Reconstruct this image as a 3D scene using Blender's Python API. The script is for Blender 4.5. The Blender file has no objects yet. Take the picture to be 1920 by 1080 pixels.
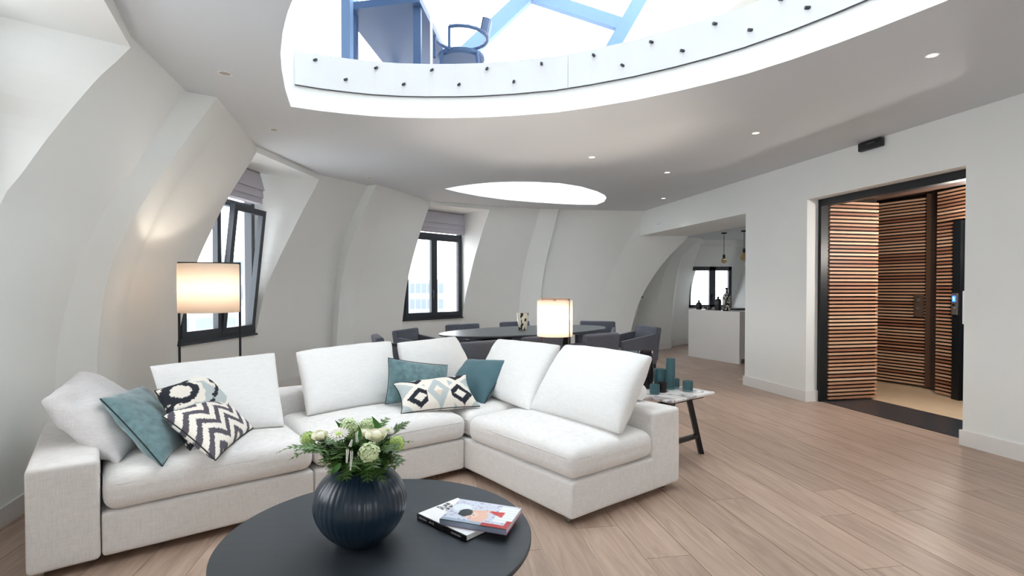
import bpy, bmesh, math, random
from mathutils import Vector, Matrix, noise
random.seed(7)
PI = math.pi
sc = bpy.context.scene
COL = sc.collection
# ---------------------------------------------------------------- camera
HC, F, YH, PITCH = 1.3, 1000.0, 541.0, math.radians(0.9)
CY = YH + F * math.tan(PITCH)
cam = bpy.data.cameras.new('camera')
cam.lens = 36.0 * F / 1920.0
cam.sensor_width = 36.0
cam.shift_y = (CY - 540.0) / 1920.0
cam.clip_end = 500
cam.clip_start = 0.05
camo = bpy.data.objects.new('camera', cam); COL.objects.link(camo)
camo.location = (0, 0, HC)
camo.rotation_euler = (PI / 2 - PITCH, 0, 0)
sc.camera = camo
# ---------------------------------------------------------------- world, light, exposure
sc.view_settings.view_transform = 'Standard'
sc.view_settings.look = 'None'
sc.view_settings.gamma = 1.0
sc.view_settings.exposure = 1.06
sc.view_settings.use_curve_mapping = False
sc.cycles.use_denoising = True
sc.cycles.max_bounces = 12
sc.cycles.diffuse_bounces = 7
sc.cycles.transparent_max_bounces = 16
sc.cycles.sample_clamp_indirect = 8.0
sc.cycles.caustics_reflective = False
sc.cycles.caustics_refractive = False
w = bpy.data.worlds.new('sky'); sc.world = w; w.use_nodes = True
nt = w.node_tree; nt.nodes.clear()
wo = nt.nodes.new('ShaderNodeOutputWorld'); bg = nt.nodes.new('ShaderNodeBackground')
tc = nt.nodes.new('ShaderNodeTexCoord'); nz = nt.nodes.new('ShaderNodeTexNoise'); rp = nt.nodes.new('ShaderNodeValToRGB')
nz.inputs['Scale'].default_value = 2.0; nz.inputs['Detail'].default_value = 4
rp.color_ramp.elements[0].color = (0.83, 0.92, 1.0, 1); rp.color_ramp.elements[1].color = (1.0, 1.0, 1.0, 1)
nt.links.new(tc.outputs['Generated'], nz.inputs['Vector']); nt.links.new(nz.outputs['Fac'], rp.inputs['Fac'])
nt.links.new(rp.outputs['Color'], bg.inputs['Color']); nt.links.new(bg.outputs['Background'], wo.inputs['Surface'])
SKY = 3.6
bg.inputs['Strength'].default_value = SKY

def area_light(name, loc, rot, size, sizey, power, color=(1, 1, 1)):
    l = bpy.data.lights.new(name, 'AREA'); l.shape = 'RECTANGLE'; l.size = size; l.size_y = sizey
    l.energy = power; l.color = color
    o = bpy.data.objects.new(name, l); COL.objects.link(o); o.location = loc; o.rotation_euler = rot
    return o
def point_light(name, loc, power, color, radius=.04, spot=None, rot=(0, 0, 0)):
    l = bpy.data.lights.new(name, 'SPOT' if spot else 'POINT'); l.energy = power; l.color = color; l.shadow_soft_size = radius
    if spot: l.spot_size = spot; l.spot_blend = .6
    o = bpy.data.objects.new(name, l); COL.objects.link(o); o.location = loc; o.rotation_euler = rot
    return o

# ---------------------------------------------------------------- projection helpers (a pixel on a known plane -> a point in the room)
_up = Vector((0, math.sin(PITCH), math.cos(PITCH))); _fw = Vector((0, math.cos(PITCH), -math.sin(PITCH)))
CAM = Vector((0, 0, HC))
def ray(px, py):
    return Vector(((px - 960) / F, 0, 0)) + _up * ((CY - py) / F) + _fw
def atz(px, py, z):
    d = ray(px, py); return CAM + d * ((z - HC) / d.z)
def atd(px, py, D):
    d = ray(px, py); return CAM + d * (D / d.y)
def atplane(px, py, A, B):       # vertical plane through plan points A, B
    d = ray(px, py); n = Vector((B[1] - A[1], -(B[0] - A[0]), 0))
    return CAM + d * (n.dot(Vector((A[0], A[1], 0)) - Vector((0, 0, 0))) / n.dot(d))

# ---------------------------------------------------------------- materials
def lin(c):
    return tuple((x / 12.92 if x <= .04045 else ((x + .055) / 1.055) ** 2.4) for x in c)
def rgb(r, g, b): return lin((r / 255., g / 255., b / 255.))
MATS = {}
def mat(name, col, rough=.6, metal=0., var=0., vscale=8., bump=0., bscale=60., stretch=(1, 1, 1), rand=0., spec=.5, trans=0., ior=1.45, emit=0., attr=None, sheen=0.):
    if name in MATS: return MATS[name]
    m = bpy.data.materials.new(name); m.use_nodes = True; MATS[name] = m
    t = m.node_tree; b = t.nodes['Principled BSDF']; L = t.links.new
    b.inputs['Base Color'].default_value = (*col, 1); b.inputs['Roughness'].default_value = rough
    b.inputs['Metallic'].default_value = metal; b.inputs['Specular IOR Level'].default_value = spec
    b.inputs['Transmission Weight'].default_value = trans; b.inputs['IOR'].default_value = ior
    b.inputs['Sheen Weight'].default_value = sheen
    if emit: b.inputs['Emission Color'].default_value = (*col, 1); b.inputs['Emission Strength'].default_value = emit
    src = None
    c = t.nodes.new('ShaderNodeTexCoord'); mp = t.nodes.new('ShaderNodeMapping'); mp.inputs['Scale'].default_value = stretch
    L(c.outputs['Object'], mp.inputs['Vector'])
    if attr:
        a = t.nodes.new('ShaderNodeAttribute'); a.attribute_name = attr; src = a.outputs['Color']
    if var or rand:
        n = t.nodes.new('ShaderNodeTexNoise'); n.inputs['Scale'].default_value = vscale; n.inputs['Detail'].default_value = 5
        L(mp.outputs['Vector'], n.inputs['Vector'])
        mr = t.nodes.new('ShaderNodeMapRange'); mr.inputs[3].default_value = 1 - var; mr.inputs[4].default_value = 1 + var
        mr.inputs[1].default_value = .25; mr.inputs[2].default_value = .75
        L(n.outputs['Fac'], mr.inputs[0]); val = mr.outputs[0]
        if rand:
            oi = t.nodes.new('ShaderNodeObjectInfo'); r2 = t.nodes.new('ShaderNodeMapRange')
            r2.inputs[3].default_value = 1 - rand; r2.inputs[4].default_value = 1 + rand
            L(oi.outputs['Random'], r2.inputs[0]); mm = t.nodes.new('ShaderNodeMath'); mm.operation = 'MULTIPLY'
            L(val, mm.inputs[0]); L(r2.outputs[0], mm.inputs[1]); val = mm.outputs[0]
        vm = t.nodes.new('ShaderNodeVectorMath'); vm.operation = 'SCALE'; vm.inputs[0].default_value = col
        if src: L(src, vm.inputs[0])
        L(val, vm.inputs['Scale']); src = vm.outputs[0]
    if src: L(src, b.inputs['Base Color'])
    if bump:
        n2 = t.nodes.new('ShaderNodeTexNoise'); n2.inputs['Scale'].default_value = bscale; n2.inputs['Detail'].default_value = 3
        L(mp.outputs['Vector'], n2.inputs['Vector']); bp = t.nodes.new('ShaderNodeBump'); bp.inputs['Strength'].default_value = bump
        bp.inputs['Distance'].default_value = .003
        L(n2.outputs['Fac'], bp.inputs['Height']); L(bp.outputs['Normal'], b.inputs['Normal'])
    return m
def thinglass(name, tint=(1, 1, 1), refl=.06):
    m = bpy.data.materials.new(name); m.use_nodes = True; t = m.node_tree; t.nodes.clear(); MATS[name] = m
    o = t.nodes.new('ShaderNodeOutputMaterial'); tr = t.nodes.new('ShaderNodeBsdfTransparent'); gl = t.nodes.new('ShaderNodeBsdfGlossy')
    mx = t.nodes.new('ShaderNodeMixShader'); lw = t.nodes.new('ShaderNodeLayerWeight'); lw.inputs['Blend'].default_value = .15
    pw = t.nodes.new('ShaderNodeMath'); pw.operation = 'POWER'; pw.inputs[1].default_value = 3.0; t.links.new(lw.outputs['Facing'], pw.inputs[0])
    fr = t.nodes.new('ShaderNodeMapRange'); fr.inputs[3].default_value = refl * .6; fr.inputs[4].default_value = .4 if refl > .03 else .12; t.links.new(pw.outputs[0], fr.inputs[0])
    gl.inputs['Roughness'].default_value = .02; tr.inputs['Color'].default_value = (*tint, 1)
    t.links.new(fr.outputs[0], mx.inputs[0]) if refl > .03 else None; t.links.new(tr.outputs[0], mx.inputs[1]); mx.inputs[0].default_value = 0.0; t.links.new(gl.outputs[0], mx.inputs[2])
    t.links.new(mx.outputs[0], o.inputs['Surface']); return m
def fabric(name, col, dark=.85, scale=1.0, rough=.9, sheen=.15, bump=.25):
    """woven cloth: crossed stretched noises"""
    m = bpy.data.materials.new(name); m.use_nodes = True; MATS[name] = m
    t = m.node_tree; b = t.nodes['Principled BSDF']; L = t.links.new
    b.inputs['Roughness'].default_value = rough; b.inputs['Sheen Weight'].default_value = sheen
    b.inputs['Specular IOR Level'].default_value = .2
    c = t.nodes.new('ShaderNodeTexCoord'); outs = []
    for st in ((260 * scale, 260 * scale, 22 * scale), (24 * scale, 24 * scale, 300 * scale)):
        mp = t.nodes.new('ShaderNodeMapping'); mp.inputs['Scale'].default_value = st
        n = t.nodes.new('ShaderNodeTexNoise'); n.inputs['Scale'].default_value = 1; n.inputs['Detail'].default_value = 1
        L(c.outputs['Object'], mp.inputs['Vector']); L(mp.outputs['Vector'], n.inputs['Vector']); outs.append(n.outputs['Fac'])
    a = t.nodes.new('ShaderNodeMath'); a.operation = 'ADD'; L(outs[0], a.inputs[0]); L(outs[1], a.inputs[1])
    mr = t.nodes.new('ShaderNodeMapRange'); mr.inputs[1].default_value = .7; mr.inputs[2].default_value = 1.3
    mr.inputs[3].default_value = dark; mr.inputs[4].default_value = 1.0; L(a.outputs[0], mr.inputs[0])
    vm = t.nodes.new('ShaderNodeVectorMath'); vm.operation = 'SCALE'; vm.inputs[0].default_value = col
    L(mr.outputs[0], vm.inputs['Scale']); L(vm.outputs[0], b.inputs['Base Color'])
    bp = t.nodes.new('ShaderNodeBump'); bp.inputs['Strength'].default_value = bump; bp.inputs['Distance'].default_value = .001
    L(a.outputs[0], bp.inputs['Height']); L(bp.outputs['Normal'], b.inputs['Normal'])
    return m

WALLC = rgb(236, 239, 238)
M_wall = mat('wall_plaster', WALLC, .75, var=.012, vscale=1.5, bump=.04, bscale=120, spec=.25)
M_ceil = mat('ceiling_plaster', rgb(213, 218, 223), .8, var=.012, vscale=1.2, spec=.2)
M_liner = mat('liner_white', rgb(248, 250, 250), .5)
M_trim = mat('trim_paint', rgb(232, 231, 230), .4)
M_dark = mat('window_aluminium', rgb(52, 58, 66), .45, var=.05, vscale=4)
M_black = mat('black_steel', rgb(22, 26, 30), .4, var=.1, vscale=5)
M_glass = thinglass('window_glass')
M_sofa = fabric('linen_fabric', rgb(238, 236, 234), .87)
M_sofaw = fabric('linen_white', rgb(238, 238, 237), .92, .7)
M_sofag = fabric('linen_shade', rgb(222, 220, 221), .88, .7)
M_seam = mat('seam_thread', rgb(150, 146, 143), .9)
M_teal = mat('teal_velvet', rgb(98, 130, 136), .75, var=.34, vscale=26, bump=.25, bscale=200, sheen=.5)
M_teal2 = mat('teal_velvet_plain', rgb(72, 106, 116), .8, var=.08, vscale=9, bump=.15, bscale=200, sheen=.3)
M_piping = mat('dark_piping', rgb(22, 32, 36), .7)
M_print = mat('printed_cotton', (1, 1, 1), .85, var=.05, vscale=120, attr='Col')
M_wood = None
M_table = mat('coffee_table_top', rgb(50, 56, 62), .42, var=.1, vscale=3, stretch=(1, 9, 1), bump=.08, bscale=40)
M_table2 = mat('dining_table_top', rgb(84, 92, 98), .35, var=.15, vscale=3, stretch=(12, 1, 1), bump=.1, bscale=40)
M_chair = fabric('charcoal_upholstery', rgb(92, 95, 106), .75, .6, rough=.85, bump=.2)
M_chairleg = mat('dark_stained_leg', rgb(30, 30, 34), .5, var=.1)
M_steel = mat('brushed_steel', rgb(170, 165, 160), .35, metal=.8, var=.05, vscale=30)
M_upsteel = mat('hazy_blue_steel', rgb(100, 128, 168), .5, var=.04, vscale=3)  # bluish haze and glass flare over the rafters put into this colour

# ---------------------------------------------------------------- mesh helpers
def put(name, verts, faces, m, parent=None, smooth=False, loc=None):
    me = bpy.data.meshes.new(name); me.from_pydata([tuple(v) for v in verts], [], faces); me.update()
    if m: me.materials.append(m)
    if smooth: me.polygons.foreach_set('use_smooth', [True] * len(me.polygons))
    o = bpy.data.objects.new(name, me); COL.objects.link(o)
    if parent: o.parent = parent; o.matrix_parent_inverse = (Matrix.Translation(parent.location) @ parent.rotation_euler.to_matrix().to_4x4()).inverted()
    return o
def tag(o, label=None, cat=None, group=None, kind=None):
    if label: o['label'] = label
    if cat: o['category'] = cat
    if group: o['group'] = group
    if kind: o['kind'] = kind
    return o
def thing(name, loc, label, cat, group=None):
    o = bpy.data.objects.new(name, None); COL.objects.link(o); o.location = loc; o.empty_display_size = .1
    return tag(o, label, cat, group)
def struct(o): o['kind'] = 'structure'; return o
class MB:
    def __init__(s): s.v = []; s.f = []
    def add(s, v, f):
        n = len(s.v); s.v += [Vector(x) for x in v]; s.f += [tuple(i + n for i in q) for q in f]; return s
    def obox(s, c, ax, ay, az):
        """box: centre + three half-axis vectors"""
        c, ax, ay, az = Vector(c), Vector(ax), Vector(ay), Vector(az)
        v = [c + ax * i + ay * j + az * k for k in (-1, 1) for j in (-1, 1) for i in (-1, 1)]
        return s.add(v, [(0, 2, 3, 1), (4, 5, 7, 6), (0, 1, 5, 4), (2, 6, 7, 3), (0, 4, 6, 2), (1, 3, 7, 5)])
    def box(s, x0, x1, y0, y1, z0, z1):
        return s.obox(((x0 + x1) / 2, (y0 + y1) / 2, (z0 + z1) / 2), ((x1 - x0) / 2, 0, 0), (0, (y1 - y0) / 2, 0), (0, 0, (z1 - z0) / 2))
    def bar(s, a, b, w, h, up=(0, 0, 1)):
        a, b = Vector(a), Vector(b); d = (b - a); l = d.length; d.normalize(); up = Vector(up)
        x = d.cross(up)
        if x.length < 1e-4: x = d.cross(Vector((0, 1, 0)))
        x.normalize(); y = x.cross(d)
        return s.obox((a + b) / 2, d * l / 2, x * w / 2, y * h / 2)
    def tube(s, pts, r, n=8, cap=True):
        pts = [Vector(p) for p in pts]; rr = r if isinstance(r, (list, tuple)) else [r] * len(pts); rings = []
        base = len(s.v); ref = None
        for i, p in enumerate(pts):
            d = (pts[min(i + 1, len(pts) - 1)] - pts[max(i - 1, 0)]).normalized()
            if ref is None: ref = d.orthogonal().normalized()
            x = (ref - d * ref.dot(d)).normalized(); ref = x; y = d.cross(x)
            for k in range(n):
                a = 2 * PI * k / n; s.v.append(p + x * math.cos(a) * rr[i] + y * math.sin(a) * rr[i])
        for i in range(len(pts) - 1):
            for k in range(n):
                a, b = base + i * n + k, base + i * n + (k + 1) % n; s.f.append((a, b, b + n, a + n))
        if cap:
            s.f.append(tuple(base + k for k in reversed(range(n)))); s.f.append(tuple(base + (len(pts) - 1) * n + k for k in range(n)))
        return s
    def lathe(s, prof, c=(0, 0, 0), n=32, rmod=None, sx=1., sy=1.):
        base = len(s.v); c = Vector(c)
        for (r, z) in prof:
            for k in range(n):
                a = 2 * PI * k / n; q = r * (rmod(a, z) if rmod else 1)
                s.v.append(c + Vector((q * math.cos(a) * sx, q * math.sin(a) * sy, z)))
        for i in range(len(prof) - 1):
            for k in range(n):
                a, b = base + i * n + k, base + i * n + (k + 1) % n; s.f.append((a, b, b + n, a + n))
        if prof[0][0] > 1e-6: s.f.append(tuple(base + k for k in reversed(range(n))))
        if prof[-1][0] > 1e-6: s.f.append(tuple(base + (len(prof) - 1) * n + k for k in range(n)))
        return s
    def out(s, name, m, parent=None, smooth=False): return put(name, s.v, s.f, m, parent, smooth)
def rbox(dim, r, seg=4, mid=6, crown=0., sag=None, wob=0., seed=0):
    """rounded box centred on the origin, shared vertices; crown puffs the top"""
    ax = []
    for d in dim:
        h = d / 2; e = [h - r + r * math.sin(PI / 2 * k / seg) for k in range(1, seg + 1)]
        m_ = [-(h - r) + 2 * (h - r) * k / mid for k in range(mid + 1)]
        ax.append([-x for x in reversed(e)] + m_ + e)
    V, idx, Fc = [], {}, []
    hx, hy, hz = dim[0] / 2 - r, dim[1] / 2 - r, dim[2] / 2 - r
    def vid(i, j, k):
        key = (i, j, k)
        if key not in idx:
            p = Vector((ax[0][i], ax[1][j], ax[2][k]))
            q = Vector((max(-hx, min(hx, p.x)), max(-hy, min(hy, p.y)), max(-hz, min(hz, p.z))))
            d = p - q
            if d.length > 1e-9:
                # map cube shell to sphere shell
                mx = max(abs(d.x), abs(d.y), abs(d.z)); p = q + d.normalized() * min(r, mx if mx > 0 else r) if mx < r - 1e-6 else q + d.normalized() * r
            u, v2 = p.x / (dim[0] / 2), p.y / (dim[1] / 2)
            if crown and p.z > 0: p.z += crown * (1 - u * u) ** .6 * (1 - v2 * v2) ** .6 if abs(u) < 1 and abs(v2) < 1 else 0
            if wob:
                nn = noise.noise_vector(p * 3.1 + Vector((seed * 7.3, 0, 0))); p = p + nn * wob
            idx[key] = len(V); V.append(p)
        return idx[key]
    n = [len(a) - 1 for a in ax]
    for i in range(n[0]):
        for j in range(n[1]):
            Fc.append((vid(i, j, 0), vid(i, j + 1, 0), vid(i + 1, j + 1, 0), vid(i + 1, j, 0)))
            Fc.append((vid(i, j, n[2]), vid(i + 1, j, n[2]), vid(i + 1, j + 1, n[2]), vid(i, j + 1, n[2])))
    for i in range(n[0]):
        for k in range(n[2]):
            Fc.append((vid(i, 0, k), vid(i + 1, 0, k), vid(i + 1, 0, k + 1), vid(i, 0, k + 1)))
            Fc.append((vid(i, n[1], k), vid(i, n[1], k + 1), vid(i + 1, n[1], k + 1), vid(i + 1, n[1], k)))
    for j in range(n[1]):
        for k in range(n[2]):
            Fc.append((vid(0, j, k), vid(0, j, k + 1), vid(0, j + 1, k + 1), vid(0, j + 1, k)))
            Fc.append((vid(n[0], j, k), vid(n[0], j + 1, k), vid(n[0], j + 1, k + 1), vid(n[0], j, k + 1)))
    return V, Fc
def frame(o, x, y):
    x = Vector(x).normalized(); y = Vector(y).normalized(); z = x.cross(y)
    return Matrix(((x.x, y.x, z.x, o[0]), (x.y, y.y, z.y, o[1]), (x.z, y.z, z.z, o[2]), (0, 0, 0, 1)))
def copy_tree(o, parent=None):
    c = o.copy(); COL.objects.link(c)
    if parent: c.parent = parent
    for ch in list(o.children): copy_tree(ch, c)
    return c

# ================================================================ STRUCTURE
H = 2.765; SOF = 2.70; SILL = .76
WD = Vector((-.215, .977, 0)).normalized()         # right wall direction (away from the camera)
WN = Vector((WD.y, -WD.x, 0))                      # into the hall (to the right)
W0 = Vector((3.14, 7.18, 0))                       # wall corner at the kitchen opening
def wallpt(s, n=0., z=0.): p = W0 + WD * s + WN * n; return Vector((p.x, p.y, z))
def on_wall(px, py, n=0.): 
    a = wallpt(0, n); b = wallpt(1, n); return atplane(px, py, a, b)
def s_of(p): return (Vector((p[0], p[1], 0)) - W0).dot(WD)

# --- curved mansard wall: stations, each a profile in its own vertical plane
class Station:
    def __init__(s, Fp, Cp, trace=(), zc=H, power=1.85):
        s.F = Vector((Fp[0], Fp[1], 0)); s.C = Vector((Cp[0], Cp[1], 0)); d = s.C - s.F; L2 = d.length_squared
        s.anch = [(0., 0.)]
        pts = []
        for (px, py) in trace:
            q = atplane(px, py, s.F, s.C); a = (q - s.F).to_2d().dot(d.to_2d()) / L2; pts.append((q.z, a))
        pts.sort()
        if pts and pts[0][0] > .3:
            z1, a1 = pts[0]
            for k in (.25, .5, .75): s.anch.append((z1 * k, a1 * k ** 1.9))
        for z, a in pts:
            if z > s.anch[-1][0] + .02: s.anch.append((z, a))
        if not pts:
            for k in range(1, 24): z = zc * k / 24; s.anch.append((z, (z / zc) ** power))
        if s.anch[-1][0] < zc - .03: s.anch.append((zc, 1.))
        if s.anch[-1][0] < H: s.anch.append((H + .01, s.anch[-1][1]))
    def at(s, z):
        A = s.anch
        for i in range(len(A) - 1):
            if z <= A[i + 1][0]:
                # Catmull-Rom style smooth interpolation
                z0, a0 = A[i]; z1, a1 = A[i + 1]
                m0 = (a1 - A[i - 1][1]) / (z1 - A[i - 1][0]) if i > 0 else 0.
                m1 = (A[i + 2][1] - a0) / (A[i + 2][0] - z0) if i + 2 < len(A) else (a1 - a0) / (z1 - z0)
                h = z1 - z0; t = (z - z0) / h
                a = (2*t**3 - 3*t*t + 1) * a0 + (t**3 - 2*t*t + t) * h * m0 + (-2*t**3 + 3*t*t) * a1 + (t**3 - t*t) * h * m1
                break
        else: a = A[-1][1]
        p = s.F + (s.C - s.F) * a; return Vector((p.x, p.y, z))
def cp(px, py, z=H): q = atz(px, py, z); return (q.x, q.y)
ST = {}
ST['back'] = Station((-1.15, -1.6), (-.35, -1.2))
ST['w0n'] = Station((-2.25, 1.05), (-1.45, 1.55))
ST['w0f'] = Station((-2.70, 2.62), cp(245, 89, SOF), [(0, 377), (30, 340), (100, 245), (190, 140)], zc=SOF)
ST['A'] = Station((-2.95, 3.41), cp(350, 172), [(107, 660), (116, 610), (129, 560), (147, 500), (176, 430), (205, 380), (245, 325), (300, 240)])
ST['B'] = Station((-2.92, 3.75), cp(407, 182), [(182, 680), (186, 620), (194, 560), (205, 510), (229, 450), (262, 390), (310, 318), (350, 260)])
ST['B2'] = Station((-3.15, 4.30), cp(432, 215), [(229, 700), (232, 640), (238, 580), (250, 520), (268, 465), (287, 425), (330, 350), (385, 275)])
ST['w1n'] = Station((-3.30, 5.14), cp(480.5, 285.5, SOF), [(370, 491), (389, 448), (422, 381), (450, 335)], zc=SOF)
ST['w1f'] = Station((-3.20, 6.45), cp(598.5, 336.5, SOF), [(481, 618), (490, 575), (500, 537), (516, 500), (537, 456), (566, 398)], zc=SOF)
ST['Ca'] = Station((-2.66, 7.87), cp(690, 348), [(622, 655), (626, 559), (632, 500), (645, 448), (668, 390)])
ST['Cb'] = Station((-2.52, 7.74), cp(707, 346), [(631, 655), (639, 540), (646, 500), (656, 462), (679, 405)])
ST['Cc'] = Station((-2.46, 8.30), cp(739, 355.5), [(663, 655), (667, 559), (673, 520), (682, 490), (708, 420)])
ST['w2n'] = Station((-1.93, 9.20), cp(805.5, 384, SOF), [(755.5, 593), (761, 547), (769, 504), (786, 442), (796, 412)], zc=SOF)
ST['w2f'] = Station((-1.0, 10.25), cp(918, 393, SOF), [(868, 587), (873, 555), (880, 524), (888, 490), (896, 462), (907, 426)], zc=SOF)
ST['Da'] = Station((.10, 10.62), cp(1012, 391.5), [(973, 582), (978, 531), (990, 470), (1003, 427)])
ST['Db'] = Station((.56, 10.50), cp(1048, 391.5), [(1012, 600), (1015, 548), (1022, 499), (1032, 456)])
ST['Dc'] = Station((.57, 10.58), (cp(1048, 391.5)[0] + .03, cp(1048, 391.5)[1] + .07), [(1012.5, 600), (1015.5, 548), (1022.5, 499), (1032.5, 456)])
ST['E0'] = Station((1.6, 10.75), cp(1215, 396))
ST['E'] = Station((2.38, 10.72), atz(1290, 442, 2.31).to_2d(), [(1180, 650), (1181.5, 628), (1189, 597), (1199, 565), (1214.5, 535), (1239, 499), (1265, 469)], zc=2.31)
# the end profile carries on rising behind the beam
ZS = sorted(set([0, .09] + [k * .1 for k in range(1, 28)] + [SILL, 2.45, 2.7, H]))
ORDER = ['back', 'w0n', 'w0f', 'A', 'B', 'B2', 'w1n', 'w1f', 'Ca', 'Cb', 'Cc', 'w2n', 'w2f', 'Da', 'Db', 'Dc', 'E0', 'E']
def loft(name, a, b, z0=0., z1=H, sub=1):
    """smooth strip of the curved wall between two stations"""
    zs = [z for z in ZS if z0 - 1e-6 <= z <= z1 + 1e-6]
    V = []; n = sub + 1
    for z in zs:
        p, q = ST[a].at(z), ST[b].at(z)
        for k in range(n): V.append(p.lerp(q, k / sub))
    Fc = [(i * n + k, i * n + k + 1, (i + 1) * n + k + 1, (i + 1) * n + k) for i in range(len(zs) - 1) for k in range(sub)]
    return V, Fc
LEFTW = []
def leftwall(pairs, name):
    mb = MB()
    for (a, b, z0, z1, sub) in pairs: mb.add(*loft('', a, b, z0, z1, sub))
    o = mb.out(name, M_wall, None, True); struct(o)
    return o
leftwall([('back', 'w0n', 0, H, 2), ('w0n', 'w0f', 0, SILL, 1), ('w0n', 'w0f', SOF, H, 1), ('w0f', 'A', 0, H, 2), ('A', 'B', 0, H, 1),
          ('B', 'B2', 0, H, 1), ('B2', 'w1n', 0, H, 2), ('w1n', 'w1f', 0, SILL, 1), ('w1n', 'w1f', SOF, H, 1), ('w1f', 'Ca', 0, H, 2),
          ('Ca', 'Cb', 0, H, 1), ('Cb', 'Cc', 0, H, 1), ('Cc', 'w2n', 0, H, 2)], 'wall_left')
leftwall([('w2n', 'w2f', 0, SILL, 1), ('w2n', 'w2f', SOF, H, 1), ('w2f', 'Da', 0, H, 2),
          ('Da', 'Db', 0, H, 1), ('Db', 'Dc', 0, H, 1), ('Dc', 'E0', 0, H, 2), ('E0', 'E', 0, H, 2)], 'wall_far')
# dormer recesses
def dormer(n, a, b, depth=.16):
    A, B = ST[a], ST[b]; fa, fb = A.at(SILL), B.at(SILL)
    along = (fb - fa); along.z = 0; along.normalize(); out = Vector((-along.y, along.x, 0))
    if out.dot(A.F - A.C) < 0: out = -out
    mb = MB(); zs = [z for z in ZS if SILL - 1e-6 <= z <= SOF + 1e-6]
    for S, f in ((A, fa), (B, fb)):
        V = []
        for z in zs: V.append(S.at(z)); V.append(Vector((f.x, f.y, z)) + out * depth)
        mb.add(V, [(2 * i, 2 * i + 1, 2 * i + 3, 2 * i + 2) for i in range(len(zs) - 1)])
    oa, ob = fa + out * depth, fb + out * depth
    p, q = A.at(SOF), B.at(SOF)
    mb.add([p, q, Vector((ob.x, ob.y, SOF)), Vector((oa.x, oa.y, SOF))], [(0, 1, 2, 3)])
    mb.add([fa, fb, ob, oa], [(0, 1, 2, 3)])
    o = mb.out('trim_%d' % n, M_wall); struct(o)
    return fa, fb, along, out
D0 = dormer(1, 'w0n', 'w0f'); D1 = dormer(2, 'w1n', 'w1f'); D2 = dormer(3, 'w2n', 'w2f')

def window(n, D, tilt=False):
    fa, fb, al, out = D; L = (fb - fa).to_2d().length; z0, z1 = SILL, SOF - .02
    o0 = Vector((fa.x, fa.y, 0)) + out * .05
    root = bpy.data.objects.new('window_%d' % n, None); COL.objects.link(root); struct(root)
    def P(s, z, d=0.): q = o0 + al * s + out * d; return Vector((q.x, q.y, z))
    def rect(mb, s0, s1, a, b, w_, d0, th, M=None):
        for (p0, p1, q0, q1) in ((s0, s1, a, a + w_), (s0, s1, b - w_, b), (s0, s0 + w_, a + w_, b - w_), (s1 - w_, s1, a + w_, b - w_)):
            c = P((p0 + p1) / 2, (q0 + q1) / 2, d0); v = [al * (p1 - p0) / 2, out * th / 2, Vector((0, 0, (q1 - q0) / 2))]
            if M: 
                mm = MB(); mm.obox(c, *v); mb.add([M @ x for x in mm.v], mm.f)
            else: mb.obox(c, *v)
    zt = z0 + (z1 - z0) * .77                       # transom
    mb = MB(); rect(mb, 0, L, z0 - .0, z1, .065, 0, .09)
    mb.obox(P(L / 2, zt + .03), al * L / 2, out * .045, Vector((0, 0, .035)))
    mb.out('window_frame', M_dark, root)
    mb = MB(); mb.obox(P(L / 2, z0 - .012, -.0), al * (L / 2), out * .075, Vector((0, 0, .012))); mb.out('window_sill', M_dark, root)
    mid = L * .5
    for k, (s0, s1) in enumerate(((.05, mid - .002), (mid + .002, L - .05))):
        M = None
        if tilt and k == 1:                          # casement tilted inwards about its bottom rail
            piv = P(s0, z0 + .05, -.03)
            M = Matrix.Translation(piv) @ Matrix.Rotation(math.radians(6.5), 4, al if al.cross(Vector((0, 0, 1))).dot(out) < 0 else -al) @ Matrix.Translation(-piv)
        mb = MB(); rect(mb, s0, s1, z0 + .045, zt, .065, -.035, .06, M); s = mb.out('casement', M_dark, root)
        mb = MB(); mm = MB().obox(P((s0 + s1) / 2, (z0 + zt) / 2, -.03), al * ((s1 - s0) / 2 - .06), out * .004, Vector((0, 0, (zt - z0) / 2 - .07)))
        mb.add([M @ x for x in mm.v] if M else mm.v, mm.f); mb.out('pane', M_glass, s)
        if k == 0 or tilt:
            hs = s1 - .03 if k == 0 else s0 + .03
            mm = MB().obox(P(hs, (z0 + zt) / 2 - .25, -.075), al * .012, out * .01, Vector((0, 0, .03))).obox(P(hs, (z0 + zt) / 2 - .3, -.095), al * .009, out * .008, Vector((0, 0, .075)))
            put('handle', [M @ x for x in mm.v] if M and k == 1 else mm.v, mm.f, M_dark, s)
    MB().obox(P(L / 2, (zt + z1) / 2, 0), al * (L / 2 - .06), out * .004, Vector((0, 0, (z1 - zt) / 2 - .06))).out('pane', M_glass, root)
    return P, L, root
Pw0, Lw0, _ = window(1, D0)
Pw1, Lw1, _ = window(2, D1, True)
Pw2, Lw2, _ = window(3, D2)
M_blind = mat('roman_blind_cloth', rgb(196, 194, 204), .9, var=.03, vscale=40)
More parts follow.
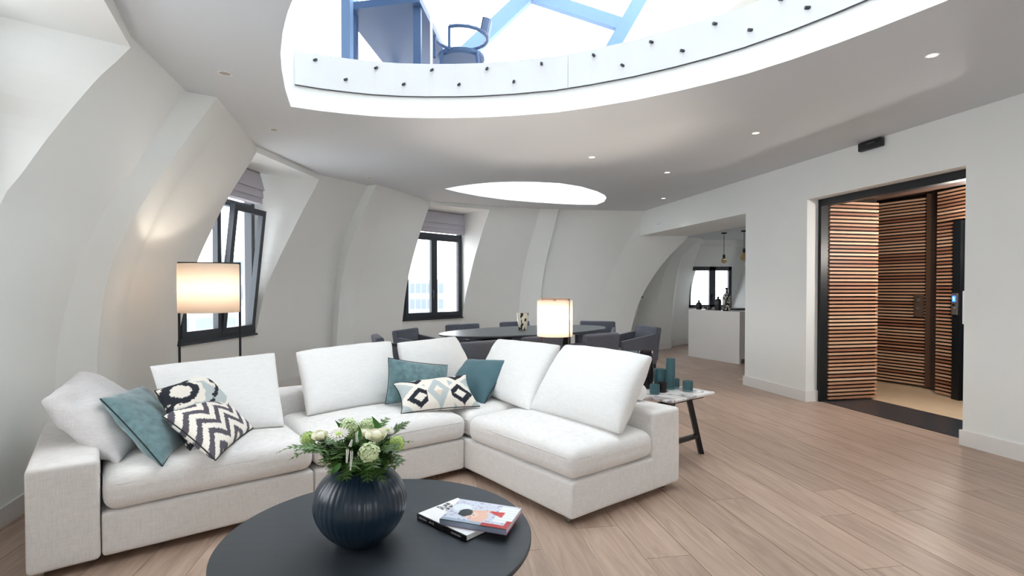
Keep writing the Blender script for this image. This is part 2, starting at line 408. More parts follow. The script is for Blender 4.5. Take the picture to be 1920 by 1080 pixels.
def roman(P, L, label, drop=.36):
    o0 = P(L / 2, SOF, -.12)
    r = thing('roman_blind', o0, label, 'blind', 'roman blinds in the dormer windows')
    a, b = P(.01, 0, 0), P(L - .01, 0, 0); al = (b - a).normalized(); out = (P(0, 0, 1) - P(0, 0, 0))
    MB().obox(P(L / 2, SOF - .015, -.1), al * (L / 2 - .02), out * .03, Vector((0, 0, .012))).out('head_rail', M_steel, r)
    zt = SOF - .02
    prof = [[(-.08, 0), (-.13, 0), (-.185, -.2), (-.12, -.2)], [(-.10, -.17), (-.16, -.19), (-.17, -.29), (-.10, -.29)], [(-.09, -.25), (-.15, -.26), (-.155, -.36), (-.09, -.37)]]
    for pf in prof:
        V = []
        for s_ in (.012, L - .012):
            for (d, z) in pf: V.append(P(s_, zt + z * drop / .36, d))
        put('blind_fold', V, [(0, 1, 2, 3), (7, 6, 5, 4), (0, 4, 5, 1), (1, 5, 6, 2), (2, 6, 7, 3), (3, 7, 4, 0)], M_blind, r)
roman(Pw1, Lw1, 'grey roman blind pulled up above the tilted open window behind the floor lamp')
roman(Pw2, Lw2, 'grey roman blind pulled up above the closed window left of the dining table')

# ---------------- ceiling with the two lens shaped openings
def arc_px(pts, z=H): return [atz(px, py, z) for px, py in pts]
hole1 = arc_px([(545, 200), (600, 208), (650, 213.5), (700, 218), (750, 220.5), (800, 221.5), (850, 221.5), (900, 220.5), (960, 217.5), (1043, 211), (1110, 201.5), (1190, 188),
                (1271, 171), (1340, 154.5), (1400, 138.5), (1484, 112), (1570, 81.5), (1640, 55), (1698, 32), (1779, 0)])
hole1 += [Vector((2.28, 2.5, H)), Vector((2.12, 2.25, H)), Vector((1.75, 2.0, H)), Vector((1.2, 1.87, H)), Vector((.5, 1.85, H)), Vector((-.1, 1.96, H)), Vector((-.6, 2.18, H)), Vector((-.92, 2.45, H))] + arc_px([(549, 0), (540, 22), (530, 60), (526, 100), (528, 130), (535, 168)])
hole2 = arc_px([(834, 354), (860, 349), (890, 345), (925, 342), (960, 340.8), (1000, 341), (1050, 343.5), (1090, 350), (1120, 359), (1134, 366), (1137, 371), (1133, 378), (1118, 384),
                (1085, 383.7), (1050, 382.2), (1000, 379), (950, 374.8), (900, 368), (860, 360.5)])
outer = [ST[k].at(H) for k in ORDER]
outer += [wallpt(3.4, 1.3, H), wallpt(3.4, 0, H), wallpt(-10.6, 0, H), Vector((-.2, -3.6, H))]
RB = wallpt(-10.6, 0, 0)
def plate(name, outer, holes, z0, z1, m_low, m_top=None):
    bm = bmesh.new(); loops = []
    for loop in [outer] + holes:
        vs = [bm.verts.new((p.x, p.y, z0)) for p in loop]; es = [bm.edges.new((vs[i], vs[(i + 1) % len(vs)])) for i in range(len(vs))]; loops += es
    bmesh.ops.triangle_fill(bm, use_beauty=True, use_dissolve=False, edges=loops)
    for f in bm.faces:
        if f.normal.z > 0: f.normal_flip()
    me = bpy.data.meshes.new(name); bm.to_mesh(me); bm.free(); me.materials.append(m_low)
    o = bpy.data.objects.new(name, me); COL.objects.link(o); return struct(o)
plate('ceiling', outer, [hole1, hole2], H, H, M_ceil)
# upper floor deck, above the ceiling void
UF = 3.22
big = [Vector((-4.2, -4, 0)), Vector((-4.2, 13, 0)), Vector((5.8, 13, 0)), Vector((5.8, -4, 0))]
M_deck = mat('upper_floor', rgb(200, 190, 180), .5, var=.05)
plate('ceiling_upper_deck', big, [hole1, hole2], UF - .01, UF, M_deck)
def liner(name, loop, z0, z1):
    n = len(loop); V = [Vector((p.x, p.y, z0)) for p in loop] + [Vector((p.x, p.y, z1)) for p in loop]
    return struct(put(name, V, [(i, (i + 1) % n, n + (i + 1) % n, n + i) for i in range(n)], M_liner))
liner('trim_10', hole1, H, UF); liner('trim_11', hole2, H, UF + .7)
# ---------------- right wall with the hall opening, beam, kitchen opening
sL = s_of(on_wall(1512, 560)); sR = s_of(on_wall(1808, 560)); OZ = 2.32
TH = .24
mb = MB()
def wslab(mb, s0, s1, z0, z1, n0=0., n1=TH):
    c = (wallpt((s0 + s1) / 2, (n0 + n1) / 2, (z0 + z1) / 2)); mb.obox(c, WD * (s1 - s0) / 2, WN * (n1 - n0) / 2, Vector((0, 0, (z1 - z0) / 2)))
wslab(mb, -10.6, sR, 0, H); wslab(mb, sL, 0, 0, H); wslab(mb, sR, sL, OZ, H)
struct(mb.out('wall_right', M_wall))
mb = MB(); wslab(mb, 0, 3.35, 2.31, H, 0, .92); struct(mb.out('wall_kitchen_lintel', M_wall))
mb = MB(); bx = Vector((-.2, -3.6, 0)); d = RB - bx
# back wall behind the camera, with an opening added to let in fill light
def backpt(t, z): p = bx.lerp(RB, t); return Vector((p.x, p.y, z))
for (t0, t1, z0, z1) in ((0, .38, 0, H), (.68, 1, 0, H), (.38, .68, 0, .9), (.38, .68, 2.3, H)):
    mb.add([backpt(t0, z0), backpt(t1, z0), backpt(t1, z1), backpt(t0, z1)], [(0, 1, 2, 3)])
p0, p1 = ST['back'].at(0), ST['back'].at(H)
mb.add([p0, bx, Vector((bx.x, bx.y, H)), p1], [(0, 1, 2, 3)])
struct(mb.out('wall_back', M_wall))
# baseboards
def base_run(mb, pts, h=.11, th=.016):
    for a, b in zip(pts[:-1], pts[1:]):
        a, b = Vector(a), Vector(b); d = (b - a); 
        if d.length < 1e-3: continue
        n = Vector((-d.y, d.x, 0)).normalized(); c = (a + b) / 2 ; cen = Vector((.5, 6, 0)) 
        if n.dot(cen - c) < 0: n = -n
        mb.obox(Vector((c.x, c.y, h / 2)) + n * (th / 2), Vector((d.x, d.y, 0)) / 2, n * th / 2, Vector((0, 0, h / 2)))
mb = MB(); base_run(mb, [ST[k].F for k in ORDER]); struct(mb.out('baseboard_left', M_trim))
mb = MB()
for (s0, s1) in ((-10.6, sR), (sL, 0)): wslab(mb, s0, s1, 0, .125, -.016, 0.)
wslab(mb, sL - .016, sL, 0, .125, -.016, .16); wslab(mb, sR, sR + .016, 0, .125, -.016, .16); wslab(mb, 0, .016, 0, .125, -.016, TH)
struct(mb.out('baseboard_right', M_trim))

# ---------------- kitchen beyond the beam
KH = 2.45
k0 = atz(1182, 661, 0); 
FAR = 12.6
mb = MB(); mb.add([Vector((2.6, 9.5, KH)), Vector((9, 9.5, KH)), Vector((9, FAR + 1, KH)), Vector((2.6, FAR + 1, KH))], [(0, 1, 2, 3)])
mb.add([wallpt(.47, .9, KH), wallpt(.47, 5.6, KH), Vector((9, 9.5, KH)), Vector((2.6, 9.5, KH))], [(0, 1, 2, 3)])
struct(mb.out('ceiling_kitchen', M_ceil))
class KS(Station): pass
def kst(Fpx, Cpx, tr, Dc): 
    f = atz(*Fpx, 0); c = atd(*Cpx, Dc); return Station((f.x, f.y), (c.x, c.y), tr, zc=KH)
ST['E2'] = Station((ST['E'].F.x + .25, ST['E'].F.y + .9), (ST['E'].C.x + .35, ST['E'].C.y + 1.35))
ST['K1'] = kst((1232, 655.5), (1290, 444), [(1226, 600), (1236, 550), (1250, 500), (1268, 469)], 12.0)
ST['K2'] = kst((1257, 653.5), (1312, 444), [(1260, 600), (1263, 560), (1269, 520), (1280, 480)], 12.2)
ST['K2b'] = kst((1261, 649), (1316, 445), [(1262, 600), (1265, 560), (1271, 520), (1282, 480)], 12.5)
ST['K3'] = kst((1292, 644), (1330, 445), [(1293, 576), (1297, 540), (1307, 500)], 12.9)
leftwall([('E', 'E2', 0, 2.45, 1), ('E2', 'K1', 0, 2.45, 2), ('K1', 'K2', 0, 2.45, 1), ('K2', 'K2b', 0, 2.45, 1), ('K2b', 'K3', 0, 2.45, 1)], 'wall_kitchen_left')
mb = MB(); base_run(mb, [ST[k].F for k in ('E2', 'K1', 'K2', 'K2b', 'K3')], .12); struct(mb.out('baseboard_kitchen', M_trim))
kx = lambda px: (px - 960) / F * FAR
wx0, wx1 = kx(1290), kx(1371); wz0, wz1 = HC - .036 * FAR, HC + .041 * FAR
mb = MB(); X0, X1 = 3.4, 9.
for (a, b, c, d) in ((X0, wx0, 0, KH), (wx1, X1, 0, KH), (wx0, wx1, 0, wz0), (wx0, wx1, wz1, KH)): mb.box(a, b, FAR, FAR + .2, c, d)
struct(mb.out('wall_kitchen_far', M_wall))
mb = MB(); mb.box(X0 + .3, X1, FAR - .05, FAR, KH - .16, KH - .1); struct(mb.out('trim_4', M_trim))
mb = MB(); mb.box(8.9, 9, 8.0, FAR, 0, KH); mb.obox(wallpt(.5, 3.1, KH / 2), WD * .03, WN * 2.5, Vector((0, 0, KH / 2))); mb.bar(wallpt(0, .2, 1.38), wallpt(.52, .62, 1.38), .05, 2.76); struct(mb.out('wall_kitchen_right', M_wall))
# sloping dormer cheek right of the kitchen window
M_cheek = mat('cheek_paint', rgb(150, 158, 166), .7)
a = atd(1372, 500, FAR - .02); b = atd(1384, 500, FAR - .5); c = atd(1377, 576, FAR - .5)
mb = MB(); mb.add([Vector((wx1, FAR, wz1)), Vector((wx1, FAR, wz0)), Vector((wx1 + .12, FAR - .75, wz0)), Vector((wx1 + .2, FAR - .75, wz0 + .2)), Vector((wx1 + .42, FAR - .75, KH - .2)), Vector((wx1 + .42, FAR, KH - .2))], [(0, 1, 2, 3, 4, 5)])
mb.add([Vector((wx1 + .12, FAR - .75, wz0)), Vector((wx1 + 1.6, FAR - .75, wz0)), Vector((wx1 + 1.6, FAR - .75, KH - .2)), Vector((wx1 + .42, FAR - .75, KH - .2)), Vector((wx1 + .2, FAR - .75, wz0 + .2))], [(0, 1, 2, 3, 4)])
struct(mb.out('trim_5', M_wall))
root = bpy.data.objects.new('window_4', None); COL.objects.link(root); struct(root)
mb = MB(); wm = (wx0 + wx1) / 2 + .06
for (x0, x1, z0, z1) in ((wx0, wx1, wz0, wz0 + .07), (wx0, wx1, wz1 - .09, wz1), (wx0, wx0 + .06, wz0, wz1), (wx1 - .07, wx1, wz0, wz1), (wm - .07, wm + .07, wz0, wz1)):
    mb.box(x0, x1, FAR - .02, FAR + .06, z0, z1)
mb.out('window_frame', M_dark, root)
MB().box(wx0, wx1, FAR + .03, FAR + .036, wz0, wz1).out('pane', M_glass, root)
MB().box(wm - .012, wm + .012, FAR - .07, FAR - .02, 1.1, 1.16).box(wm - .01, wm + .01, FAR - .08, FAR - .06, 1.0, 1.15).out('handle', M_dark, root)
bl = thing('venetian_blind', (wm, FAR + .1, wz1), 'white venetian blind lowered over the kitchen window behind the island', 'blind')
mb = MB(); z = wz0 + .06
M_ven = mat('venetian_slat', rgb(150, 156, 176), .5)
while z < wz1 - .08:
    for (x0, x1) in ((wx0 + .06, wm - .07), (wm + .07, wx1 - .07)): mb.obox(((x0 + x1) / 2, FAR + .1, z), ((x1 - x0) / 2, 0, 0), (0, .016, .006), (0, -.0004, .001))
    z += .045
tag(mb.out('slat', M_ven, bl), kind='stuff')
MB().box(wx0 + .05, wx1 - .05, FAR + .075, FAR + .125, wz1 - .09, wz1 - .05).out('head_rail', M_ven, bl)

# ---------------- floor: planks
def wood_mat():
    m = bpy.data.materials.new('oak_plank'); m.use_nodes = True; t = m.node_tree; b = t.nodes['Principled BSDF']; L = t.links.new
    c = t.nodes.new('ShaderNodeTexCoord'); oi = t.nodes.new('ShaderNodeObjectInfo')
    ad = t.nodes.new('ShaderNodeVectorMath'); ad.operation = 'ADD'; sc_ = t.nodes.new('ShaderNodeVectorMath'); sc_.operation = 'SCALE'
    sc_.inputs[0].default_value = (37, 91, 53); L(oi.outputs['Random'], sc_.inputs['Scale']); L(c.outputs['Object'], ad.inputs[0]); L(sc_.outputs[0], ad.inputs[1])
    mp = t.nodes.new('ShaderNodeMapping'); mp.inputs['Scale'].default_value = (14, 1.3, 6); L(ad.outputs[0], mp.inputs['Vector'])
    n = t.nodes.new('ShaderNodeTexNoise'); n.inputs['Scale'].default_value = 1.6; n.inputs['Detail'].default_value = 8; n.inputs['Distortion'].default_value = 1.2
    L(mp.outputs[0], n.inputs['Vector'])
    r = t.nodes.new('ShaderNodeValToRGB'); e = r.color_ramp.elements
    e[0].position = .25; e[0].color = (*rgb(158, 134, 117), 1); e[1].position = .75; e[1].color = (*rgb(192, 167, 149), 1)
    L(n.outputs['Fac'], r.inputs['Fac'])
    h = t.nodes.new('ShaderNodeHueSaturation'); mr = t.nodes.new('ShaderNodeMapRange'); mr.inputs[3].default_value = .86; mr.inputs[4].default_value = 1.1
    L(oi.outputs['Random'], mr.inputs[0]); L(mr.outputs[0], h.inputs['Value']); L(r.outputs[0], h.inputs['Color']); h.inputs['Saturation'].default_value = .95
    L(h.outputs[0], b.inputs['Base Color']); b.inputs['Roughness'].default_value = .42; b.inputs['Specular IOR Level'].default_value = .45
    bp = t.nodes.new('ShaderNodeBump'); bp.inputs['Strength'].default_value = .12; bp.inputs['Distance'].default_value = .002
    L(n.outputs['Fac'], bp.inputs['Height']); L(bp.outputs[0], b.inputs['Normal'])
    return m
M_oak = wood_mat()
M_oak2 = mat('floor_joint', rgb(222, 206, 194), .6)
floor = MB().box(-4.2, 9.2, -5, 14.0, -.12, -.004).out('floor', M_oak2); struct(floor)
PD = Vector((-.17, 1, 0)).normalized(); PX = Vector((PD.y, -PD.x, 0))
PW, PL = .235, 2.2
v, f = MB().box(-PW / 2 + .002, PW / 2 - .002, -PL / 2 + .0014, PL / 2 - .0014, -.012, 0).v, [(0, 2, 3, 1), (4, 5, 7, 6), (0, 1, 5, 4), (2, 6, 7, 3), (0, 4, 6, 2), (1, 3, 7, 5)]
pm = bpy.data.meshes.new('plank'); pm.from_pydata([tuple(x) for x in v], [], f); pm.materials.append(M_oak)
prot = math.atan2(-PD.x, PD.y)
rnd = random.Random(3)
poly = [ST[k].F for k in ORDER] + [Vector((3.2, 12.3, 0)), Vector((4.4, 13, 0)), Vector((6.3, 13, 0)), wallpt(-.1, .2), wallpt(-10.6, .2), Vector((-.2, -3.6, 0))]
def inside(p, poly):
    c = False; n = len(poly)
    for i in range(n):
        a, b = poly[i], poly[(i + 1) % n]
        if (a.y > p.y) != (b.y > p.y) and p.x < (b.x - a.x) * (p.y - a.y) / (b.y - a.y) + a.x: c = not c
    return c
NPL = 0
for i in range(-18, 34):
    off = rnd.random() * PL
    for j in range(-1, 9):
        c = PX * (i * PW) + PD * (j * PL + off)
        ok = False
        for q in (-1, -.5, 0, .5, 1):
            for k in (-.5, .5):
                w_ = c + PD * (q * PL / 2) + PX * (k * PW)
                if inside(w_, poly) and w_.y > .9 and abs(w_.x) < w_.y * 1.15 + .7: ok = True
        if not ok: continue
        if c.y + PL/2 < .8: continue
        o = bpy.data.objects.new('plank', pm); COL.objects.link(o); o.location = c; o.rotation_euler = (0, 0, prot); o.parent = floor; NPL += 1
print('planks', NPL)
# unseen floor behind the camera and the ground outside

# ================================================================ HALL beyond the opening
hall_f = MB()
def hp(s, n, z=0.): return wallpt(s, n, z)
M_hallf = mat('hall_floor_oak', rgb(214, 190, 158), .35, var=.12, vscale=3, stretch=(3, 14, 1))
M_stone = mat('black_stone', rgb(48, 54, 60), .3, var=.15, vscale=14)
mb = MB(); c = wallpt(-1.5, 2.2, -.006); mb.obox(c, WD * 1.95, WN * 2.0, Vector((0, 0, .008))); struct(mb.out('floor_hall', M_hallf))
mb = MB(); mb.obox(wallpt((sL + sR) / 2, .51, 0), WD * ((sL - sR) / 2 + .3), WN * .33, Vector((0, 0, .006))); struct(mb.out('floor_threshold', M_stone))
M_hallc = mat('hall_brown_panel', rgb(74, 56, 48), .5, var=.1, vscale=5)
mb = MB(); mb.obox(wallpt(-1.5, 2.2, 2.56), WD * 1.95, WN * 2.0, Vector((0, 0, .02))); mb.obox(wallpt(-1.5, .6, 2.44), WD * 1.95, WN * .36, Vector((0, 0, .1))); struct(mb.out('ceiling_hall', M_hallc))
M_hallw = mat('hall_dark_backing', rgb(34, 24, 20), .8)
mb = MB(); mb.obox(wallpt(-1.5, 3.6, 1.3), WD * 3.4, WN * .05, Vector((0, 0, 1.3))); mb.obox(wallpt(.42, 2.1, 1.3), WD * .04, WN * 1.55, Vector((0, 0, 1.3))); mb.obox(wallpt(-4.7, 2., 1.3), WD * .05, WN * 1.9, Vector((0, 0, 1.3)))
struct(mb.out('wall_hall', M_hallw))
# black steel frame round the opening
mb = MB()
mb.obox(wallpt(sL - .022, .2, OZ / 2), WD * .022, WN * .05, Vector((0, 0, OZ / 2))); mb.obox(wallpt(sR + .02, .2, OZ / 2), WD * .02, WN * .05, Vector((0, 0, OZ / 2)))
mb.obox(wallpt((sL + sR) / 2, .2, OZ - .04), WD * (sL - sR) / 2, WN * .05, Vector((0, 0, .04)))
struct(mb.out('door_frame_1', M_black))
# slats
def slat_mat(name, c1, c2, c3):
    m = bpy.data.materials.new(name); m.use_nodes = True; t = m.node_tree; b = t.nodes['Principled BSDF']; L = t.links.new
    oi = t.nodes.new('ShaderNodeObjectInfo'); r = t.nodes.new('ShaderNodeValToRGB'); e = r.color_ramp.elements
    e[0].color = (*c1, 1); e[1].color = (*c3, 1); x = e.new(.5); x.color = (*c2, 1); L(oi.outputs['Random'], r.inputs['Fac'])
    c = t.nodes.new('ShaderNodeTexCoord'); mp = t.nodes.new('ShaderNodeMapping'); mp.inputs['Scale'].default_value = (3, 3, 60); n = t.nodes.new('ShaderNodeTexNoise'); n.inputs['Scale'].default_value = 2
    L(c.outputs['Object'], mp.inputs[0]); L(mp.outputs[0], n.inputs['Vector']); mr = t.nodes.new('ShaderNodeMapRange'); mr.inputs[3].default_value = .75; mr.inputs[4].default_value = 1.25; L(n.outputs['Fac'], mr.inputs[0])
    vm = t.nodes.new('ShaderNodeVectorMath'); vm.operation = 'SCALE'; L(r.outputs[0], vm.inputs[0]); L(mr.outputs[0], vm.inputs['Scale']); L(vm.outputs[0], b.inputs['Base Color'])
    b.inputs['Roughness'].default_value = .5; return m
M_slat = slat_mat('cedar_slat', rgb(158, 106, 82), rgb(204, 156, 124), rgb(226, 190, 160))
def slat_panel(name, P0, P1, z0, z1, label, face, cat='panel', pitch=.0425, hh=.022, dep=.03, z1b=None):
    """horizontal battens on a dark board between two plan points; face = direction the battens face"""
    P0, P1 = Vector((P0[0], P0[1], 0)), Vector((P1[0], P1[1], 0)); d = P1 - P0; L = d.length; d.normalize(); face = Vector(face).normalized()
    r = thing(name, ((P0.x + P1.x) / 2, (P0.y + P1.y) / 2, z0), label, cat)
    c = (P0 + P1) / 2 - face * (dep + .012); MB().obox((c.x, c.y, (z0 + z1) / 2), d * L / 2, face * .012, Vector((0, 0, (z1 - z0) / 2))).out('backing_board', M_hallw, r)
    me = None; z = z0 + hh / 2 + .004; c = (P0 + P1) / 2 - face * dep / 2
    while z < z1 - hh / 2:
        if me is None:
            mb = MB().obox((0, 0, 0), d * L / 2, face * dep / 2, Vector((0, 0, hh / 2)))
            me = bpy.data.meshes.new('slat'); me.from_pydata([tuple(v) for v in mb.v], [], mb.f); me.materials.append(M_slat)
        o = bpy.data.objects.new('slat', me); COL.objects.link(o); o.parent = r; o.location = Vector((c.x, c.y, z)) - r.location
        z += pitch
    return r
pa, pb = hp(sL - .06, .255), atz(1621, 743, 0)
pb = hp(s_of(pa), (Vector((pb.x, pb.y, 0)) - W0).dot(WN))
lp = slat_panel('slatted_panel', pa, pb, .02, 2.335, 'bright cedar slatted side panel just inside the left of the doorway', -WD, 'panel')
# its end grain return
da, db = atz(1622, 712, 0), atz(1737, 728.5, 0)
dd = (db - da).normalized(); fc = Vector((dd.y, -dd.x, 0)); fc = -fc if fc.dot(-da) < 0 else fc
door = slat_panel('slatted_door', da - dd * .25, db, .03, 2.5, 'dark cedar slatted entrance door with steel lock plate at the back of the hall', fc, 'door')
e = db + dd * .03; MB().obox((e.x, e.y, 1.27), dd * .035, fc * .04, Vector((0, 0, 1.25))).out('door_stile', mat('bronze_stile', rgb(92, 70, 56), .45), door)
lk = db - dd * .09 + fc * .012
k = MB().obox((lk.x, lk.y, 1.08), dd * .055, fc * .01, Vector((0, 0, .15))).out('lock_plate', mat('bronze_plate', rgb(120, 100, 88), .4, metal=.5), door)
for zz in (1.04, 1.15): MB().tube([Vector((lk.x, lk.y, zz)) + fc * .01, Vector((lk.x, lk.y, zz)) + fc * .035], .022, 12).out('lock_cylinder', M_steel, k)
e2 = db + dd * .12; jam = MB().obox((e2.x, e2.y, 1.27), dd * .05, fc * .07, Vector((0, 0, 1.27))).out('door_jamb_2', M_hallc); struct(jam)
ra = atz(1753, 739, 0); rb_ = atz(1791, 748, 0); rd = (rb_ - ra).normalized(); rf = Vector((rd.y, -rd.x, 0)); rf = -rf if rf.dot(-ra) < 0 else rf
slat_panel('slatted_panel', ra, rb_, .02, 2.1, 'narrow cedar slatted panel between the entrance door and the lift', rf)
rc = rb_ + rd * .9
slat_panel('slatted_panel', ra, rc, 2.11, 2.50, 'cedar slatted panel over the lift door, below the hall ceiling', rf)
lift = thing('lift_door', rb_ + rd * .45, 'black steel lift door with a bright call panel inside the hall', 'lift')
MB().obox(Vector((0, 0, 1.045)) + (rb_ + rd * .06), rd * .05, rf * .06, Vector((0, 0, 1.045))).out('door_frame', M_black, lift)
MB().obox(Vector((0, 0, 1.045)) + (rb_ + rd * .5), rd * .38, rf * .02, Vector((0, 0, 1.045))).out('door_leaf', M_stone, lift)
cpn = Vector((0, 0, 1.12)) + (rb_ + rd * .05) + rf * .068
pl = MB().obox(cpn, rd * .035, rf * .008, Vector((0, 0, .125))).out('call_panel', M_steel, lift)
M_blue = mat('display_blue', (.02, .1, .9), .4, emit=2.5)
MB().obox(cpn + rf * .009 + Vector((0, 0, .06)), rd * .022, rf * .002, Vector((0, 0, .035))).out('display', M_blue, pl)
M_digit = mat('display_digit', (.8, .9, 1), .4, emit=3)
MB().obox(cpn + rf * .012 + Vector((0, 0, .06)), rd * .004, rf * .001, Vector((0, 0, .02))).obox(cpn + rf * .012 + Vector((0, 0, .072)) - rd * .006, rd * .006, rf * .001, Vector((0, 0, .004))).out('digit', M_digit, pl)
for zz in (-.01, -.05): MB().tube([cpn + Vector((0, 0, zz)), cpn + Vector((0, 0, zz)) + rf * .02], .013, 12).out('call_button', M_black if zz > -.02 else M_steel, pl)
ph = on_wall(1809, 580, .12)
mb = MB(); q = hp(sR + .045, .1, 0)
tag(MB().obox((q.x, q.y, 1.14), WD * .022, WN * .03, Vector((0, 0, .14))).out('wall_phone', M_liner), 'white wall phone mounted on the doorway reveal', 'phone')
for i_, (s_, n_, e_) in enumerate(((sR + .75, 1.0, 26), (sL - .7, 1.5, 5), (sL - 1.6, 1.3, 5))):
    q = hp(s_, n_, 2.5); q.z = 1.75 if i_ == 0 else 2.2; point_light('hall_light', q, e_, (1, .92, .84), .05)

# ================================================================ UPPER LEVEL seen through the opening
M_upglass = thinglass('balustrade_glass', (.97, .99, 1.0), .02)
loop = hole1
# fascia glass: curved panes clamped over the slab edge
cx_, cy_ = sum(p.x for p in loop) / len(loop), sum(p.y for p in loop) / len(loop)
def inset(p, d):
    v = Vector((cx_ - p.x, cy_ - p.y, 0)).normalized() * d; return Vector((p.x + v.x, p.y + v.y, p.z))
far_arc = hole1[:20] + hole1[20:23]
def seg_at_px(px):
    r_ = (px - 960) / F
    for a, b in zip(far_arc[:-1], far_arc[1:]):
        ra_, rb2 = a.x / a.y, b.x / b.y
        if ra_ <= r_ <= rb2: t = (r_ * a.y - a.x) / ((b.x - a.x) - r_ * (b.y - a.y)); return a.lerp(b, t)
    return None
def arc_between(p0, p1):
    r0, r1 = (p0 - 960) / F, (p1 - 960) / F
    return [seg_at_px(p0)] + [q for q in far_arc if r0 < q.x / q.y < r1] + [seg_at_px(p1)]
M_fascia = mat('fascia_white', rgb(222, 225, 231), .4)
bal = thing('glass_balustrade', (loop[5].x, loop[5].y, UF), 'frameless glass balustrade with steel studs around the ceiling opening', 'balustrade')
bands = [arc_between(552, 1065), arc_between(1065.6, 1778)] 
GZ0 = 2.945
for pts in bands:
    V = []; 
    for p in pts:
        for dz in (GZ0, UF): V.append(inset(Vector((p.x, p.y, dz)), .012))
    for p in pts:
        for dz in (GZ0, UF): V.append(inset(Vector((p.x, p.y, dz)), .024))
    n = len(pts); Fc = []
    for i in range(n - 1):
        Fc += [(2*i, 2*i+2, 2*i+3, 2*i+1), (2*n+2*i, 2*n+2*i+1, 2*n+2*i+3, 2*n+2*i+2), (2*i, 2*n+2*i, 2*n+2*i+2, 2*i+2), (2*i+1, 2*i+3, 2*n+2*i+3, 2*n+2*i+1)]
    Fc += [(0, 1, 2*n+1, 2*n), (2*n-2, 4*n-2, 4*n-1, 2*n-1)]
    put('fascia_panel', V, Fc, M_fascia, bal)
    V = []
    for p in pts:
        for dz in (UF, UF + 1.0): V.append(inset(Vector((p.x, p.y, dz)), .018))
    put('glass_pane', V, [(2*i, 2*i+2, 2*i+3, 2*i+1) for i in range(n - 1)], M_upglass, bal)
    # dark seal under the fascia
    mb = MB(); mb.tube([inset(Vector((p.x, p.y, GZ0 - .004)), .018) for p in pts], .0035, 6); mb.out('seal', M_dark, bal)
for pxs, z in (((588, 702, 807, 911, 1015, 1115, 1225, 1345, 1470, 1554), 3.165), ((645, 754, 858, 962, 1066+0, 1170, 1284, 1412, 1520), 3.04)):
    for x in pxs:
        if x == 1066: continue
        p = seg_at_px(x); a = inset(Vector((p.x, p.y, z)), .02); b = inset(Vector((p.x, p.y, z)), .05)
        MB().tube([a, b], .011, 10).out('stud', M_dark, bal)
for x_, z_ in ((1327, 1.0), (637, 1.0), (1065.3, .0), (808, 1.0)):
    p = seg_at_px(x_)
    if z_: a = inset(Vector((p.x, p.y, UF)), .018); MB().bar(a, a + Vector((0, 0, z_)), .018, .018).out('glass_edge', M_liner, bal)
M_desk = mat('blue_grey_desk', rgb(62, 88, 128), .5, var=.04, vscale=3)
def updata():
    t = thing('upper_desk', atz(720, 15, 3.93), 'blue grey desk on the upper floor seen from below behind the glass', 'desk')
    a, b = atz(641, 20, 3.93), atz(787, 3, 3.93); side = Vector((.09, 1, 0)).normalized(); c, d = b + side * 1.5, a + side * 1.5
    top = []
    for z in (3.93, 4.0): top += [Vector((q.x, q.y, z)) for q in (a, b, c, d)]
    put('desktop', top, [(3, 2, 1, 0), (4, 5, 6, 7), (0, 1, 5, 4), (1, 2, 6, 5), (2, 3, 7, 6), (3, 0, 4, 7)], M_desk, t)
    al = (b - a).normalized()
    for q in (a + al * .08 + side * .1, b - al * .05 + side * .1, c - al * .05 - side * .1, d + al * .08 - side * .1):
        MB().box(q.x - .035, q.x + .035, q.y - .035, q.y + .035, UF, 3.93).out('leg', M_desk, t)
    for z in (3.60,): MB().bar((a + side * .9 + al * .1) * Vector((1, 1, 0)).length_squared / 2 if False else Vector(((a + side * .9).x, (a + side * .9).y, z)), Vector(((b + side * .9).x, (b + side * .9).y, z)), .04, .1).out('crossbar', M_desk, t)
    ch = thing('upper_chair', (-.52, 5.5, UF), 'blue grey round-backed chair beside the upper floor desk', 'chair')
    MB().lathe([(.0, -.02), (.22, -.02), (.24, 0), (.24, .03), (.2, .05), (0, .05)], (-.52, 5.5, 3.64), 24).out('seat', M_desk, ch)
    for sx in (-1, 1):
        for sy in (-1, 1): MB().tube([(-.52 + sx * .17, 5.5 + sy * .17, 3.64), (-.52 + sx * .22, 5.5 + sy * .22, UF)], .016, 8).out('leg', M_desk, ch)
    pts = [(-.52 + .27 * math.cos(a_), 5.5 + .27 * math.sin(a_), 3.86) for a_ in [math.radians(-110 + 20 * k) for k in range(16)]]
    MB().tube(pts, .018, 8).out('arm_rail', M_desk, ch)
    for k in (0, 15): MB().tube([pts[k], (pts[k][0], pts[k][1], 3.64)], .014, 8).out('arm_post', M_desk, ch)
    V = []; n = 9
    for i in range(n):
        a_ = math.radians(-40 + 80 * i / (n - 1)); h = .2 - .06 * abs(i - 4) / 4
        for (r_, z) in ((.26, 3.84), (.3, 3.84 + h), (.275, 3.84), (.315, 3.84 + h)): V.append(Vector((-.52 + r_ * math.cos(a_), 5.5 + r_ * math.sin(a_), z)))
    Fc = []
    for i in range(n - 1):
        q = 4 * i; Fc += [(q, q+4, q+5, q+1), (q+2, q+3, q+7, q+6), (q+1, q+5, q+7, q+3), (q, q+2, q+6, q+4)]
    put('backrest', V, Fc, M_desk, ch)
updata()
colm = MB(); a = atz(648, 60, UF); q = atd(649, 100, 4.75); tag(MB().box(q.x - .05, q.x + .05, q.y - .05, q.y + .05, UF, 7.2).out('steel_column', M_upsteel), 'blue grey steel column on the upper floor left of the desk', 'column')
